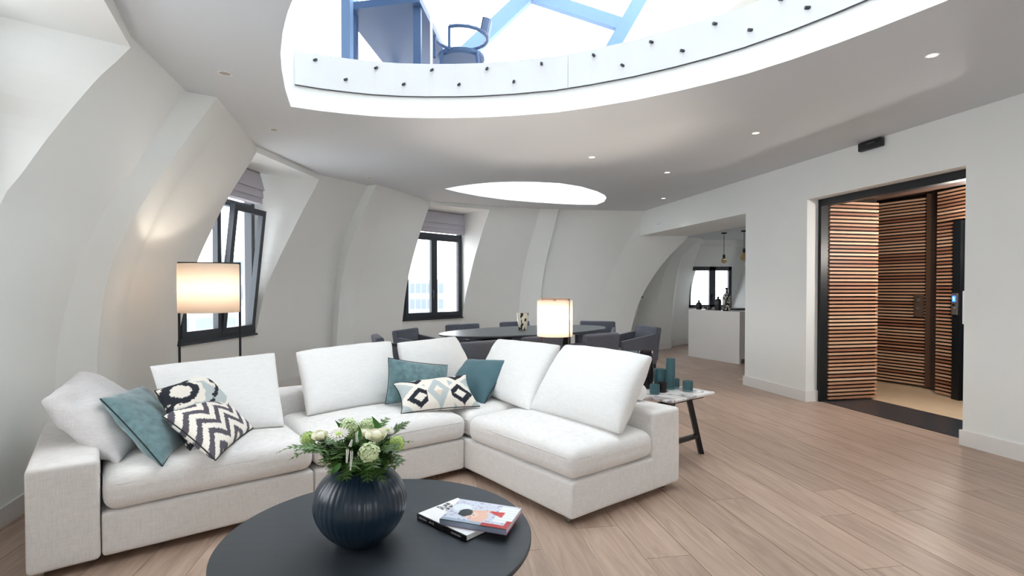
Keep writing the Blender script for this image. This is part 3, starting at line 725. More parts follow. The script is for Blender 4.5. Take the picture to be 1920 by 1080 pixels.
# roof of glass on steel rafters over the upper floor
rf_ = thing('glass_roof', (0, 9, 5.2), 'glazed roof on diagonal blue grey steel rafters above the upper floor', 'roof')
for (p, q, wd) in (((855, 118), (1000, -18), .24), ((955, -22), (1165, 47), .2), ((1212, -22), (1147, 92), .22), ((640, -30), (700, 60), .16)):
    MB().bar(atd(*p, 9.), atd(*q, 9.), wd * .6, wd).out('rafter', M_upsteel, rf_)
MB().bar(atd(1005, -22, 9.), Vector((.6, 2, 7.6)), .14, .2).out('rafter', M_upsteel, rf_)
V = [Vector((-4.2, 9.3, 5.0)), Vector((5.6, 9.3, 5.0)), Vector((5.6, 0, 7.8)), Vector((-4.2, 0, 7.8))]
put('roof_pane', V, [(0, 1, 2, 3)], M_upglass, rf_)
# unseen walls and roofs of the upper room, added to block sky light
mb = MB(); mb.box(4.75, 4.85, -3.9, 5.2, UF, 6.9); mb.box(-4.0, -3.9, -3.9, 9.0, UF, 5.6); mb.box(-4.0, 4.85, -4.0, -3.9, UF, 8.4)
mb.obox((.42, -.9, 8.0), (4.43, 0, 0), (0, 3.1, -.93), (0, .03, .1))
for xa, za, xb, zb in ((1.9, 8.3, 4.85, 6.8), (-4.0, 5.5, -1.5, 7.8)):
    mb.obox(((xa + xb) / 2, 1.6, (za + zb) / 2), ((xb - xa) / 2, 0, (zb - za) / 2), (0, 5.2, -.5 if xa > 0 else -.3), (0, .0, .05))
struct(mb.out('wall_upper_sky_block', M_wall))
# white upper wall on the right, base colour greyed for dimmer light
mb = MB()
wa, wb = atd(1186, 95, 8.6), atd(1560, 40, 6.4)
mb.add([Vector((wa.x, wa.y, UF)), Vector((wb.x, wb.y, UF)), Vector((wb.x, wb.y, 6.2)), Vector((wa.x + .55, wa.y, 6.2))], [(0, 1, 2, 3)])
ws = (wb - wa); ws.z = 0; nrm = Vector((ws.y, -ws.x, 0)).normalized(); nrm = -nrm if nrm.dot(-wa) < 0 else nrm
pr = []  # projecting strip shaped to give the wall its shaded band
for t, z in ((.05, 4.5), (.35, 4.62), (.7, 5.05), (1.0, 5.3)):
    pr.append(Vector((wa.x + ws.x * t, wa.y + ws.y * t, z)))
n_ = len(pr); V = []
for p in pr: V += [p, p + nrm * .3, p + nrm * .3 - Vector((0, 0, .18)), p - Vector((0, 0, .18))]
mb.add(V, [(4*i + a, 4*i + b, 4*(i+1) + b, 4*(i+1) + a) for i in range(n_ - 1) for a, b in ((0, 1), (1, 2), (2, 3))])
struct(mb.out('wall_upper', mat('upper_wall_dimmed', rgb(160, 156, 148), .7)))

# ================================================================ outside
M_b1 = mat('facade_grey', rgb(128, 134, 144), .8, var=.08, vscale=.4)
M_b2 = mat('facade_window', rgb(98, 108, 122), .3)
def building(loc, wx, wy, h, label, nx, nz, rot=0.):
    b = thing('outside_building', loc, label, 'building')
    R = Matrix.Rotation(rot, 3, 'Z'); ax, ay = R @ Vector((1, 0, 0)), R @ Vector((0, 1, 0)); c = Vector(loc)
    MB().obox(c + Vector((0, 0, h / 2)), ax * wx / 2, ay * wy / 2, Vector((0, 0, h / 2))).out('facade', M_b1, b)
    me = None
    for i in range(nx):
        for k in range(nz):
            z = h - 1.6 - k * 3.0
            p = c - ay * (wy / 2 + .02) + ax * (-wx / 2 + wx * (i + .5) / nx); p.z = loc[2] + z
            if me is None:
                m_ = MB().obox((0, 0, 0), ax * (wx / nx * .33), ay * .06, Vector((0, 0, .85))); me = bpy.data.meshes.new('window'); me.from_pydata([tuple(v) for v in m_.v], [], m_.f); me.materials.append(M_b2)
            o = bpy.data.objects.new('window', me); COL.objects.link(o); o.parent = b; o.location = p - Vector(loc)
    return b
building((-33, 56, -30), 20, 10, 29.2, 'pale grey low building outside the left window below the lamp shade', 10, 4, math.radians(25))
building((-36.5, 70, -30), 3.2, 6, 35.5, 'slim grey tower outside the tilted open window', 2, 5, math.radians(20))
building((-20, 105, -30), 13, 8, 33.0, 'pale office block outside the window left of the dining table', 12, 5, math.radians(8))
gd = MB().box(-160, 160, 20, 260, -31, -30).out('ground_outside', mat('street_grey', rgb(140, 146, 150), .9, var=.1, vscale=.2)); struct(gd)
#@@PART2@@
# ================================================================ SOFA
P0 = Vector((-1.913, 2.468, 0)); U = Vector((.79, .613, 0)).normalized(); Vv = Vector((-.613, .79, 0)).normalized(); Z = Vector((0, 0, 1))
def S(s, t, z=0.): return P0 + U * s + Vv * t + Z * z
LS = 2.01                                            # inner corner at s = LS
def C_(u, v, z=0.): return S(LS + u, v, z)
def soft(name, s0, s1, t0, t1, z0, z1, r, m, parent, crown=0., wob=.004, seed=1, mid=12, zr=None):
    V, Fc = rbox((s1 - s0, t1 - t0, z1 - z0), r, 4, mid, crown, None, wob, seed)
    M = frame(S((s0 + s1) / 2, (t0 + t1) / 2, (z0 + z1) / 2), U, Vv)
    return put(name, [M @ v for v in V], Fc, m, parent, True)
sofa = thing('corner_sofa', S(LS, 1.1), 'large off-white linen corner sofa with low arms around the round table', 'sofa')
soft('armrest', -.265, -.004, 0, 1.12, .035, .505, .022, M_sofa, sofa, 0, .003, 1)
soft('base', 0, .98, 0.008, 1.08, .04, .248, .02, M_sofa, sofa, 0, .002, 2)
soft('base', .984, LS, 0.008, 1.08, .04, .248, .02, M_sofa, sofa, 0, .002, 3)
soft('base', LS + .003, LS + .97, -1.055, 1.08, .04, .248, .02, M_sofa, sofa, 0, .002, 4)
soft('backrest', 0, .98, .82, 1.12, .25, .56, .03, M_sofa, sofa, 0, .003, 5)
soft('backrest', .984, LS + .69, .82, 1.12, .25, .56, .03, M_sofa, sofa, 0, .003, 6)
soft('backrest', LS + .70, LS + .98, -1.06, 1.12, .04, .53, .025, M_sofa, sofa, 0, .004, 7)
cus = []
for (a, b, c, d, sd) in ((.004, .976, -.012, .82, 8), (.984, LS + .02, -.012, .82, 9), (LS + .024, LS + .69, -.03, .82, 10), (LS - .012, LS + .695, -1.075, -.034, 11)):
    q = soft('seat_cushion', a, b, c, d, .252, .415, .062, M_sofa, sofa, .045, .007, sd, 18); cus.append((a, b, c, d, q))
def seam(a, b, c, d, z, parent, r=.0035):
    k = .05; pts = []
    for (s, t) in ((a + k, c), (b - k, c), (b, c + k), (b, d - k), (b - k, d), (a + k, d), (a, d - k), (a, c + k), (a + k, c)): pts.append(S(s, t, z))
    return MB().tube(pts, r, 6, False).out('piping', M_sofag, parent, True)
for (a, b, c, d, q) in cus: seam(a + .006, b - .006, c + .006, d - .006, .375, q)
for (s, t) in ((-.22, .06), (-.22, 1.0), (LS + .05, -.98), (LS + .9, -.98), (.98, .1), (LS + .9, 1.0), (LS + .05, .1)):
    o = MB().tube([S(s, t, .0), S(s, t, .045)], .014, 12).tube([S(s, t - .0, .02) - U * .014, S(s, t, .02) + U * .014], .02, 14).out('foot', M_steel, sofa, True)

def pillow(name, cs, thick, m, label, cat='cushion', group=None, pip=None, n=26, bow=.06, colf=None, wr=.006, seed=0, pw=.42):
    """cs: BL, BR, TR, TL corners in the room"""
    BL, BR, TR, TL = cs; nrm = (BR - BL).cross(TL - BL).normalized()
    if nrm.dot(CAM - (BL + TR) / 2) < 0: nrm = -nrm
    V = []; cols = []
    def P(u, v, side):
        uu = .5 + (u - .5) * (1 - bow * 4 * v * (1 - v)); vv = .5 + (v - .5) * (1 - bow * 4 * u * (1 - u))
        p = BL * (1 - uu) * (1 - vv) + BR * uu * (1 - vv) + TR * uu * vv + TL * (1 - uu) * vv
        h = thick / 2 * max(0, 16 * u * (1 - u) * v * (1 - v)) ** pw
        e = min(u, 1 - u, v, 1 - v)
        w_ = noise.noise_vector(Vector((u * 4.5 + seed, v * 4.5, side * 3 + seed))) * wr * min(1, e * 10)
        # soft creases running in from the corners
        w2 = math.sin((u + v) * 26 + seed) * .4 * math.exp(-e * 14) * wr if e > 0 else 0
        return p + nrm * (side * (h + w2)) + w_
    g = [.5 - .5 * math.cos(PI * k / n) for k in range(n + 1)] if not colf else [k / n for k in range(n + 1)]
    idx = {}; Fc = []
    for side in (1, -1):
        for i in range(n + 1):
            for j in range(n + 1):
                edge = i in (0, n) or j in (0, n)
                if edge and side == -1: idx[(i, j, -1)] = idx[(i, j, 1)]; continue
                idx[(i, j, side)] = len(V); V.append(P(g[i], g[j], side)); cols.append(colf(g[i], g[j]) if colf else None)
        for i in range(n):
            for j in range(n):
                q = (idx[(i, j, side)], idx[(i + 1, j, side)], idx[(i + 1, j + 1, side)], idx[(i, j + 1, side)]); Fc.append(q if side == 1 else q[::-1])
    o = put(name, V, Fc, m, None, True)
    if colf:
        at = o.data.color_attributes.new('Col', 'FLOAT_COLOR', 'POINT')
        for i, c in enumerate(cols): at.data[i].color = (*c, 1)
    bm = bmesh.new(); bm.from_mesh(o.data); bmesh.ops.recalc_face_normals(bm, faces=bm.faces); bm.to_mesh(o.data); bm.free()
    tag(o, label, cat, group)
    if pip:
        ring = [P(t, 0, 0) for t in [k / 16 for k in range(16)]] + [P(1, t, 0) for t in [k / 16 for k in range(16)]] + [P(1 - t, 1, 0) for t in [k / 16 for k in range(16)]] + [P(0, 1 - t, 0) for t in [k / 16 for k in range(17)]]
        mb = MB().tube(ring, .0038, 6, False); p_ = put('piping', mb.v, mb.f, pip, None, True); p_.parent = o
    return o
A = atz
G = 'white back cushions along the sofa'
pillow('back_cushion', [A(222, 868, .43), A(300, 800, .45), A(145, 697, .80), A(80, 750, .74)], .26, M_sofag, 'greyish white cushion leaning over the left arm of the sofa', group=G, wr=.022, seed=1, n=34, bow=.03)
pillow('back_cushion', [A(318, 828, .44), A(533, 799, .44), A(515, 662, .84), A(281, 687, .85)], .24, M_sofaw, 'white back cushion in front of the floor lamp by the left wall', group=G, seed=2, bow=.02, pw=.33)
pillow('back_cushion', [A(576, 779, .45), A(745, 752, .45), A(733, 641, .86), A(555, 661, .84)], .24, M_sofaw, 'white back cushion on the middle of the long side', group=G, seed=3, bow=.02, pw=.33)
pillow('back_cushion', [A(762, 742, .46), A(897, 720, .46), A(853, 631, .87), A(745, 643, .86)], .2, M_sofaw, 'white back cushion in the sofa corner in front of the dining chairs', group=G, seed=4, bow=.02, pw=.33)
pillow('back_cushion', [A(893, 735, .45), A(992, 770, .45), A(1050, 648, .86), A(935, 637, .86)], .24, M_sofaw, 'white back cushion just left of the largest one on the right side', group=G, seed=5, bow=.02, pw=.33)
pillow('back_cushion', [A(996, 768, .45), A(1163, 813, .45), A(1222, 670, .86), A(1061, 649, .86)], .27, M_sofaw, 'rightmost and largest white back cushion next to the marble side table', group=G, seed=6, bow=.02, pw=.33)
pillow('teal_cushion', [A(304, 874, .43), A(352, 828, .44), A(268, 723, .72), A(188, 748, .73)], .15, M_teal, 'mottled teal velvet cushion leaning at the left arm', pip=M_piping, seed=7, wr=.01)
pillow('teal_cushion', [A(722, 758, .47), A(842, 750, .46), A(839, 685, .70), A(728, 671, .80)], .16, M_teal, 'mottled teal velvet lumbar cushion behind the diamond cushion in the corner', pip=M_piping, seed=8)
pillow('teal_cushion', [A(832, 738, .46), A(907, 759, .44), A(961, 675, .74), A(877, 673, .73)], .17, M_teal2, 'plain teal velvet cushion tilted on its corner at the sofa bend', pip=M_piping, seed=9)
INK, CREAM, AQUA, GREYB = rgb(30, 34, 44), rgb(238, 232, 222), rgb(186, 195, 196), rgb(84, 80, 90)
def rag(u, v, a=.012, f=60): return noise.noise(Vector((u * f, v * f * .35, 3.1))) * a * 2
def ikat(u, v):
    x, y = u * 1.62 + .22, v * 1.75 + .05
    x += rag(u, v, .02); y += rag(v, u, .02)
    fx, fy = (x % 1.0) - .5, (y % 1.0) - .5; d = (abs(fx) ** 1.5 + abs(fy) ** 1.5) ** .667
    if d < .2: return CREAM
    if d < .36: return INK
    if abs(fx - fy) < .07 and d > .3: return INK
    if d < .46: return CREAM
    return AQUA if noise.noise(Vector((u * 5, v * 5, 0))) > -.15 else CREAM
def diamond(u, v):
    x, y = u * 2.35 - .08, v * 1.25 - .22
    x += rag(u, v, .02); y += rag(v, u, .02)
    k = math.floor(x); fx, fy = (x - k) - .5, ((y + (0.) + 10) % 1.0) - .5; d = abs(fx) * 1.05 + abs(fy) * .95
    if abs(u - .5) < .17:
        d2 = abs(u - .5) * 2.6 + abs(v - .42) * .9
        return AQUA if .17 < d2 < .42 else (CREAM if d2 >= .42 or v > .4 else rgb(226, 208, 190))
    xx = min(abs(u - .24), abs(u - .80)); yy = min(abs(v - .30), abs(v - 1.02)); d = xx * 1.9 + yy * 1.25 + rag(u, v, .015)
    if d < .17: return CREAM
    if d < .36: return INK
    return CREAM if d < .55 else AQUA
def chevron(u, v):
    tri = abs(((u * 2.6 + v * .2) % 1.0) - .5) * 2
    y = v * 4.2 + tri * .95 - u * .4 + rag(u, v, .05)
    return GREYB if (y % 1.0) < .47 else CREAM
pillow('patterned_cushion', [A(360, 852, .43), A(473, 803, .43), A(415, 687, .80), A(290, 733, .74)], .16, M_print, 'cream cushion with black ikat rings propped against the white cushion', pip=M_piping, n=110, colf=ikat, seed=10, wr=.006)
pillow('patterned_cushion', [A(404, 863, .45), A(474, 803, .46), A(394, 735, .665), A(305, 781, .62)], .15, M_print, 'cream cushion with grey zigzag stripes resting on the ikat cushion', pip=M_piping, n=110, colf=chevron, seed=11, wr=.006)
pillow('patterned_cushion', [A(752, 776, .45), A(900, 762, .45), A(874, 703, .65), A(737, 720, .62)], .15, M_print, 'small oblong cushion with black diamonds lying in front of two teal cushions', pip=M_piping, n=110, colf=diamond, seed=12, wr=.005, bow=.1)
q = A(1206, 737, .588)
bo = MB().lathe([(0, 0), (.045, .004), (.053, .015), (.053, .46), (.045, .475), (0, .48)], (0, 0, 0), 28)
Mx = frame(q, Z, U); R_ = Matrix(((U.x, Z.x * 0, Vv.x, q.x), (U.y, 0, Vv.y, q.y), (0, 1, 0, q.z), (0, 0, 0, 1)))
tag(put('bolster', [R_ @ v for v in bo.v], bo.f, M_sofaw, None, True), 'white round bolster lying on top of the right sofa back', 'cushion')

# ================================================================ COFFEE TABLE, VASE, BOOKS
TC = Vector((-.508, 2.04, 0)); TZ = .36; TR_ = .582
ct = thing('coffee_table', TC, 'large round coffee table with matt charcoal top in front of the sofa', 'table')
MB().lathe([(0, TZ - .022), (TR_ - .006, TZ - .022), (TR_, TZ - .016), (TR_, TZ - .004), (TR_ - .003, TZ), (0, TZ)], TC, 128).out('tabletop', M_table, ct, False)
MB().lathe([(0, 0), (.26, 0), (.26, .012), (.05, .02), (.04, .05), (.04, TZ - .03), (.12, TZ - .022), (0, TZ - .022)], TC, 48).out('pedestal', M_black, ct, True)
for k in ct.children:
    if k.name.startswith('tabletop'): k.data.polygons.foreach_set('use_smooth', [False] * len(k.data.polygons))
VC = Vector(((674 - 960) / F * 1.975, 1.975, TZ))
def flute(a, z): return 1 - .014 * abs(math.cos(a * 22))
prof = [(.0, .0), (.06, .0), (.075, .004), (.108, .028), (.138, .06), (.158, .095), (.168, .13), (.169, .155), (.163, .19), (.147, .222), (.122, .25), (.095, .268), (.075, .275), (.066, .277), (.062, .272), (.066, .262), (.10, .245), (.13, .2), (.14, .15), (.12, .08), (0, .03)]
def smoothprof(p, k=4):
    out = []
    for i in range(len(p) - 1):
        a = p[max(i - 1, 0)]; b = p[i]; c = p[i + 1]; d = p[min(i + 2, len(p) - 1)]
        for j in range(k):
            t = j / k; out.append(tuple(.5 * ((2 * b[q]) + (-a[q] + c[q]) * t + (2*a[q] - 5*b[q] + 4*c[q] - d[q]) * t*t + (-a[q] + 3*b[q] - 3*c[q] + d[q]) * t**3) for q in (0, 1)))
    out.append(p[-1]); return [(max(r, 0), z) for r, z in out]
M_vase = mat('cut_glass_petrol', rgb(26, 44, 60), .3, var=.12, vscale=6, spec=.6)
vb = MB().lathe(smoothprof(prof, 3), VC, 176, flute)
tag(vb.out('vase', M_vase, None, True), 'big round fluted petrol blue vase on the coffee table', 'vase')
def book(name, BL, BR, TRc, TLc, z0, z1, label, mcover, mspine, colf=None, rnd_=False):
    r = thing(name, (BL + TRc) / 2 * 1., label, 'book'); 
    def q(p, z): return Vector((p.x, p.y, z))
    ctr = (BL + TRc) / 2
    def hexa(ps, za, zb): return [q(p, za) for p in ps] + [q(p, zb) for p in ps], [(3, 2, 1, 0), (4, 5, 6, 7), (0, 1, 5, 4), (1, 2, 6, 5), (2, 3, 7, 6), (3, 0, 4, 7)]
    ps = (BL, BR, TRc, TLc)
    put('back_cover', *hexa(ps, z0, z0 + .0018), mcover, r)
    inn = [ctr + (p - ctr) * .975 for p in ps]; put('pages', *hexa(inn, z0 + .0018, z1 - .0018), mat('book_paper', rgb(228, 226, 222), .8), r)
    sp = (BL, BR, BR + (TRc - BR) * .02, BL + (TLc - BL) * .02); put('spine', *hexa(sp, z0, z1), mspine, r)
    n = 60; V = []; cols = []
    for i in range(n + 1):
        for j in range(n + 1):
            u, v = i / n, j / n; p = BL * (1 - u) * (1 - v) + BR * u * (1 - v) + TRc * u * v + TLc * (1 - u) * v; V.append(q(p, z1)); cols.append(colf(u, v) if colf else (1, 1, 1))
    Fc = [(i * (n + 1) + j, (i + 1) * (n + 1) + j, (i + 1) * (n + 1) + j + 1, i * (n + 1) + j + 1) for i in range(n) for j in range(n)]
    V2, F2 = hexa(ps, z1 - .0018, z1 - .0001); b_ = len(V); V += V2; cols += [(.8, .8, .8)] * 8; Fc += [tuple(x + b_ for x in f) for f in F2]
    o = put('front_cover', V, Fc, M_print2, r); at = o.data.color_attributes.new('Col', 'FLOAT_COLOR', 'POINT')
    for i, c in enumerate(cols): at.data[i].color = (*c, 1)
    return r
M_print2 = mat('glossy_print', (1, 1, 1), .25, attr='Col')
def art1(u, v):
    # black brush lettering block on white
    if .03 < u < .38 and .42 < v < .72:
        a = noise.noise(Vector((u * 40, v * 26, 1))); return rgb(60, 66, 70) if a > -.05 else rgb(240, 240, 240)
    return rgb(245, 245, 246)
def art2(u, v):
    W = rgb(206, 212, 228)
    c = W if noise.noise(Vector((u * 22, v * 22, 4))) < .38 else rgb(150, 120, 150)
    if u > .72 and .22 < v < .95: c = rgb(236, 238, 240) if (v * 9) % 1 > .12 else rgb(205, 210, 218)
    if (u - .16) ** 2 / .02 + (v - .62) ** 2 / .03 < 1: c = rgb(225, 232, 236)
    # arm and shoulder
    if (u - .50) ** 2 / .018 + (v - .34) ** 2 / .06 < 1: c = rgb(232, 188, 168)
    if abs((v - .56) - (u - .42) * .35) < .045 and .34 < u < .66: c = rgb(228, 182, 160)
    # face + dark hair
    if (u - .36) ** 2 / .013 + (v - .37) ** 2 / .022 < 1: c = rgb(240, 205, 188)
    hx = (u - .27) ** 2 / .011 + (v - .43) ** 2 / .028
    if hx < 1 + .35 * noise.noise(Vector((u * 40, v * 40, 9))): c = rgb(34, 46, 52)
    if (u - .355) ** 2 + (v - .36) ** 2 * .6 < .00025 or (u - .41) ** 2 + (v - .38) ** 2 * .6 < .0002: c = rgb(30, 30, 34)
    if (u - .39) ** 2 / 2 + (v - .27) ** 2 < .0002: c = rgb(190, 40, 40)
    # red shape
    if .60 < u < .82 and abs(v - .62 + (u - .6) * .3) < .02 + (u - .58) * .42: c = rgb(196, 48, 44)
    if v < .12 and u < .62: c = rgb(160, 176, 196)
    if u > .60 and v < .14 or u > .93 and v < .35: c = rgb(178, 40, 44)
    return c
zt1 = TZ + .024; zt2 = zt1 + .022
L1, T1, B1 = A(782, 963, zt1), A(858, 933.5, zt1), A(873.5, 1005, zt1)
book('book', L1, B1, B1 + (T1 - L1), T1, TZ + .001, zt1, 'white book with black spine lying flat under the illustrated one', M_print2, mat('book_black', rgb(28, 26, 30), .5), art1)
spn = (B1 - L1); mbk = MB(); nn_ = (L1 - T1).normalized()
for k in range(26):
    t = .05 + .022 * k if k < 15 else .72 + .018 * (k - 15)
    if k in (8, 9): continue
    c = L1.lerp(B1, t); mbk.obox(Vector((c.x, c.y, TZ + .013)) + nn_ * .0006, spn.normalized() * .0018, nn_ * .0004, (0, 0, .0022 + .001 * (k % 3)))
lt = tag(mbk.out('spine_lettering', mat('print_white', rgb(200, 200, 205), .6), None), kind='stuff'); bk1 = [o for o in COL.objects if o.name == 'book'][0]; lt.parent = bk1; lt.matrix_parent_inverse = Matrix.Translation(bk1.location).inverted()
a, b, c = A(824, 973, zt2), A(862.8, 935.4, zt2), A(949, 993.5, zt2)
book('book', a, c, c + (b - a), b, zt1 + .001, zt2, 'glossy illustrated comic book lying crosswise on the white book', mat('book_pink', rgb(190, 110, 150), .4), mat('book_grey_blue', rgb(150, 160, 180), .35), art2)

# ---------------- bouquet
M_fern = mat('fern_green', rgb(66, 100, 40), .55, var=.35, vscale=20, rand=.3)
M_leaf = mat('leaf_green', rgb(74, 122, 60), .5, var=.2, vscale=20, rand=.2)
M_stem = mat('stem_green', rgb(92, 128, 58), .6)
M_rose = mat('rose_cream', rgb(246, 244, 224), .6, var=.04, vscale=20)
M_gerb = mat('gerbera_white', rgb(244, 240, 234), .6)
M_vib = mat('viburnum_green', rgb(188, 214, 128), .6, var=.15, vscale=50, rand=.1)
M_vibw = mat('hydrangea_pale', rgb(216, 230, 184), .6, var=.12, vscale=50)
M_ver = mat('veronica_white', rgb(224, 224, 216), .7)
rim = VC + Vector((0, 0, .27))
fr = random.Random(11)
MASS_S, MASS_L = MB(), MB()
def frond(tip, width, npair, seed, ctrl=None, lbl=None):
    r = random.Random(seed); base = rim + Vector((r.uniform(-.03, .03), r.uniform(-.03, .03), -.02)); tip = Vector(tip)
    midp = ctrl or (base.lerp(tip, .5) + Vector((0, 0, .05)))
    def B(t): return base * (1-t)**2 + midp * 2*t*(1-t) + tip * t*t
    rt = MB().tube([B(k / 10) for k in range(11)], [.0022 - .0015 * k / 10 for k in range(11)], 5)
    if lbl: root = rt.out('fern_frond', M_stem); tag(root, lbl, 'fern', 'fern fronds in the vase')
    else: MASS_S.add(rt.v, rt.f)
    mb = MB() if lbl else MASS_L
    for i in range(npair):
        t = .22 + .78 * i / npair; p = B(t); d = (B(min(t + .02, 1)) - B(t - .02)).normalized()
        side = d.cross(Vector((r.uniform(-.3, .3), r.uniform(-.3, .3), 1))).normalized()
        L = width * math.sin(PI * min(1, .18 + .82 * (1 - (i / npair)) ** .8) * .5 + 0) * (1 if i > npair * .15 else .7)
        for sg in (-1, 1):
            ax = (side * sg + d * .55 + Vector((0, 0, r.uniform(-.25, .15)))).normalized(); nb = ax.cross(d).normalized(); la = nb.cross(ax).normalized()
            # toothed leaflet outline
            V = [p]; kk = 5
            for k in range(1, kk + 1):
                f = k / kk; wv = L * .30 * math.sin(PI * (.15 + .8 * f)) 
                V += [p + ax * L * (f - .12) + la * wv * .35, p + ax * L * (f + .02) + la * wv]
            V.append(p + ax * L * 1.12)
            for k in range(kk, 0, -1):
                f = k / kk; wv = L * .30 * math.sin(PI * (.15 + .8 * f))
                V += [p + ax * L * (f + .02) - la * wv, p + ax * L * (f - .12) - la * wv * .35]
            n0 = len(mb.v); mb.v += V; m_ = len(V); hw = (m_ - 1) // 2 + 1
            for k in range(1, hw): 
                a1, a2 = k, k + 1; b1, b2 = m_ - k, m_ - k - 1
                if a2 <= b2: mb.f.append((n0 + a1, n0 + a2, n0 + b2, n0 + b1)) if a2 != b2 else mb.f.append((n0 + a1, n0 + a2, n0 + b1))
            mb.f.append((n0, n0 + 1, n0 + m_ - 1))
    if lbl: mb.out('leaflets', M_fern, root)['kind'] = 'stuff'
def bp(px, py, D): return atd(px, py, D)
# long fronds with readable tips, then the dense skirt over the rim
for i, (px, py, D, wd) in enumerate(((517, 850, 1.82, .035), (542, 862, 1.86, .032), (768, 790, 2.05, .045), (776, 828, 2.0, .03), (640, 785, 2.12, .035), (590, 815, 2.1, .035), (560, 838, 2.05, .04),
        (728, 783, 2.12, .035), (755, 870, 1.86, .045), (615, 890, 1.82, .035), (600, 872, 1.80, .04), (650, 903, 1.78, .035), (690, 905, 1.79, .045), (720, 908, 1.82, .04), (745, 850, 1.85, .05), (700, 880, 1.75, .05),
        (575, 850, 1.85, .045), (630, 862, 1.75, .05), (665, 880, 1.74, .05), (735, 880, 1.85, .045), (590, 848, 1.80, .05), (755, 820, 1.95, .04), (675, 800, 2.15, .04), (550, 845, 1.95, .03), (640, 840, 1.76, .05), (600, 830, 1.9, .05))):
    LB = ('longest fern frond, reaching farthest left over the sofa seat', 'second leftmost fern frond, just below the longest one', 'upright fern frond pointing up right beyond the bouquet', 'fern frond at the far right edge of the bouquet',
          'small fern tip rising behind the white gerbera', 'fern frond above the left cream rose', 'fern frond behind the left green viburnum ball', 'feathery fern tip standing up behind the large rose', 'fern frond hanging over the right shoulder of the vase', 'fern frond hanging down at the left shoulder of the vase')
    tip = bp(px, py, D); up = rim.lerp(tip, .5) + Vector((0, 0, .06 if py < 850 else .11)); frond(tip, wd * 1.15, 13, 50 + i, up, LB[i] if i < 8 or i == 8 else (LB[9] if i == 9 else None))
for i in range(40):
    a = fr.uniform(0, 2 * PI); rr = fr.uniform(.08, .165); tip = rim + Vector((math.cos(a) * rr, math.sin(a) * rr * .9, fr.uniform(-.025, .095)))
    frond(tip, fr.uniform(.04, .06), 9, 200 + i, rim + Vector((math.cos(a) * rr * .4, math.sin(a) * rr * .4, fr.uniform(.05, .10))))
ms_ = MASS_L.out('fern_foliage', M_fern); tag(ms_, 'dense dark green fern foliage filling the mouth of the blue vase', 'fern', kind='stuff')
fs_ = MASS_S.out('fern_stems', M_stem, ms_); fs_['kind'] = 'stuff'
def blade(base, tip, wdt, lbl):
    base, tip = Vector(base), Vector(tip); d = tip - base; L = d.length; sd = d.cross(Vector((.2, 1, .1))).normalized(); up = sd.cross(d).normalized(); V = []
    n = 9
    for i in range(n): t = i / (n - 1); w_ = wdt * math.sin(PI * t ** .8) + .0005; p = base + d * t + up * .02 * math.sin(PI * t); V += [p - sd * w_, p + up * w_ * .3, p + sd * w_]
    Fc = []
    for i in range(n - 1):
        q = 3 * i; Fc += [(q, q+1, q+4, q+3), (q+1, q+2, q+5, q+4)]
    return tag(put('leaf', V, Fc, M_leaf, None, True), lbl, 'leaf')
blade(bp(712, 830, 1.98), bp(697, 780, 2.0), .016, 'broad pointed green leaf standing up right of the bouquet centre')
blade(bp(668, 835, 1.9), bp(672, 797, 1.9), .007, 'narrow green leaf rising in front of the pale hydrangea')
blade(bp(640, 822, 2.0), bp(628, 788, 2.02), .01, 'small upright green leaf at the back left of the bouquet')
blade(bp(632, 858, 1.86), bp(578, 845, 1.84), .009, 'long green leaf reaching left above the vase')
blade(bp(640, 868, 1.78), bp(620, 888, 1.76), .008, 'green leaf hanging over the left of the vase mouth')
def flower_stem(c, root): 
    b = rim + (Vector((c.x, c.y, rim.z)) - rim) * .15 + Vector((0, 0, -.02)); m_ = b.lerp(c, .5) + Vector((0, 0, .01))
    MB().tube([b, m_, c], .0028, 6).out('stem', M_stem, root)
def rose(c, r, lbl, ax=(.05, -.35, .93)):
    c = Vector(c); t = thing('rose', c, lbl, 'flower', None); flower_stem(c - Vector((0, 0, r * .5)), t); z = Vector(ax).normalized(); x = z.orthogonal().normalized(); y = z.cross(x); rr = random.Random(int(c.x * 1e4))
    core = MB().lathe([(0, -.7), (.3, -.6), (.52, -.2), (.58, .2), (.45, .52), (.2, .66), (0, .68)], (0, 0, 0), 20); Mc = Matrix(((x.x * r, y.x * r, z.x * r, c.x), (x.y * r, y.y * r, z.y * r, c.y), (x.z * r, y.z * r, z.z * r, c.z), (0, 0, 0, 1)))
    put('bud', [Mc @ q_ for q_ in core.v], core.f, M_rose, t, True)
    for ly in range(2, 6):
        n = (2, 3, 4, 5, 5, 6)[ly]; R0 = r * (.08 + .155 * ly)
        for k in range(n):
            a0 = 2 * PI * k / n + ly * 1.3; sp = 2 * PI / n * .66; V = []; NU, NV = 7, 6; jit = rr.uniform(-.05, .07) * r; top = r * (.80 - .075 * ly + rr.uniform(-.06, .06))
            for j in range(NV):
                v_ = j / (NV - 1); hgt = -r * .7 + (top + r * .7) * v_
                for i in range(NU):
                    x_ = (i / (NU - 1) - .5) * 2; a = a0 + sp * x_ * (.55 + .55 * math.sin(v_ * PI * .75))
                    rad = R0 * (.35 + .75 * math.sin(v_ * PI * .5)) + jit * v_ + r * .05 * ly * v_ ** 5 + (x_ > 0) * x_ * r * .05 * v_
                    e = hgt - r * .22 * x_ * x_ * v_ - (r * .05 * ly) * max(0, v_ - .8) * 4 * .35
                    V.append(c + x * math.cos(a) * rad + y * math.sin(a) * rad + z * e)
            put('petal', V, [(j * NU + i, j * NU + i + 1, (j + 1) * NU + i + 1, (j + 1) * NU + i) for j in range(NV - 1) for i in range(NU - 1)], M_rose, t, True)
rose(bp(706, 818, 1.90), .031, 'cream rose, the large open one right of the bouquet centre')
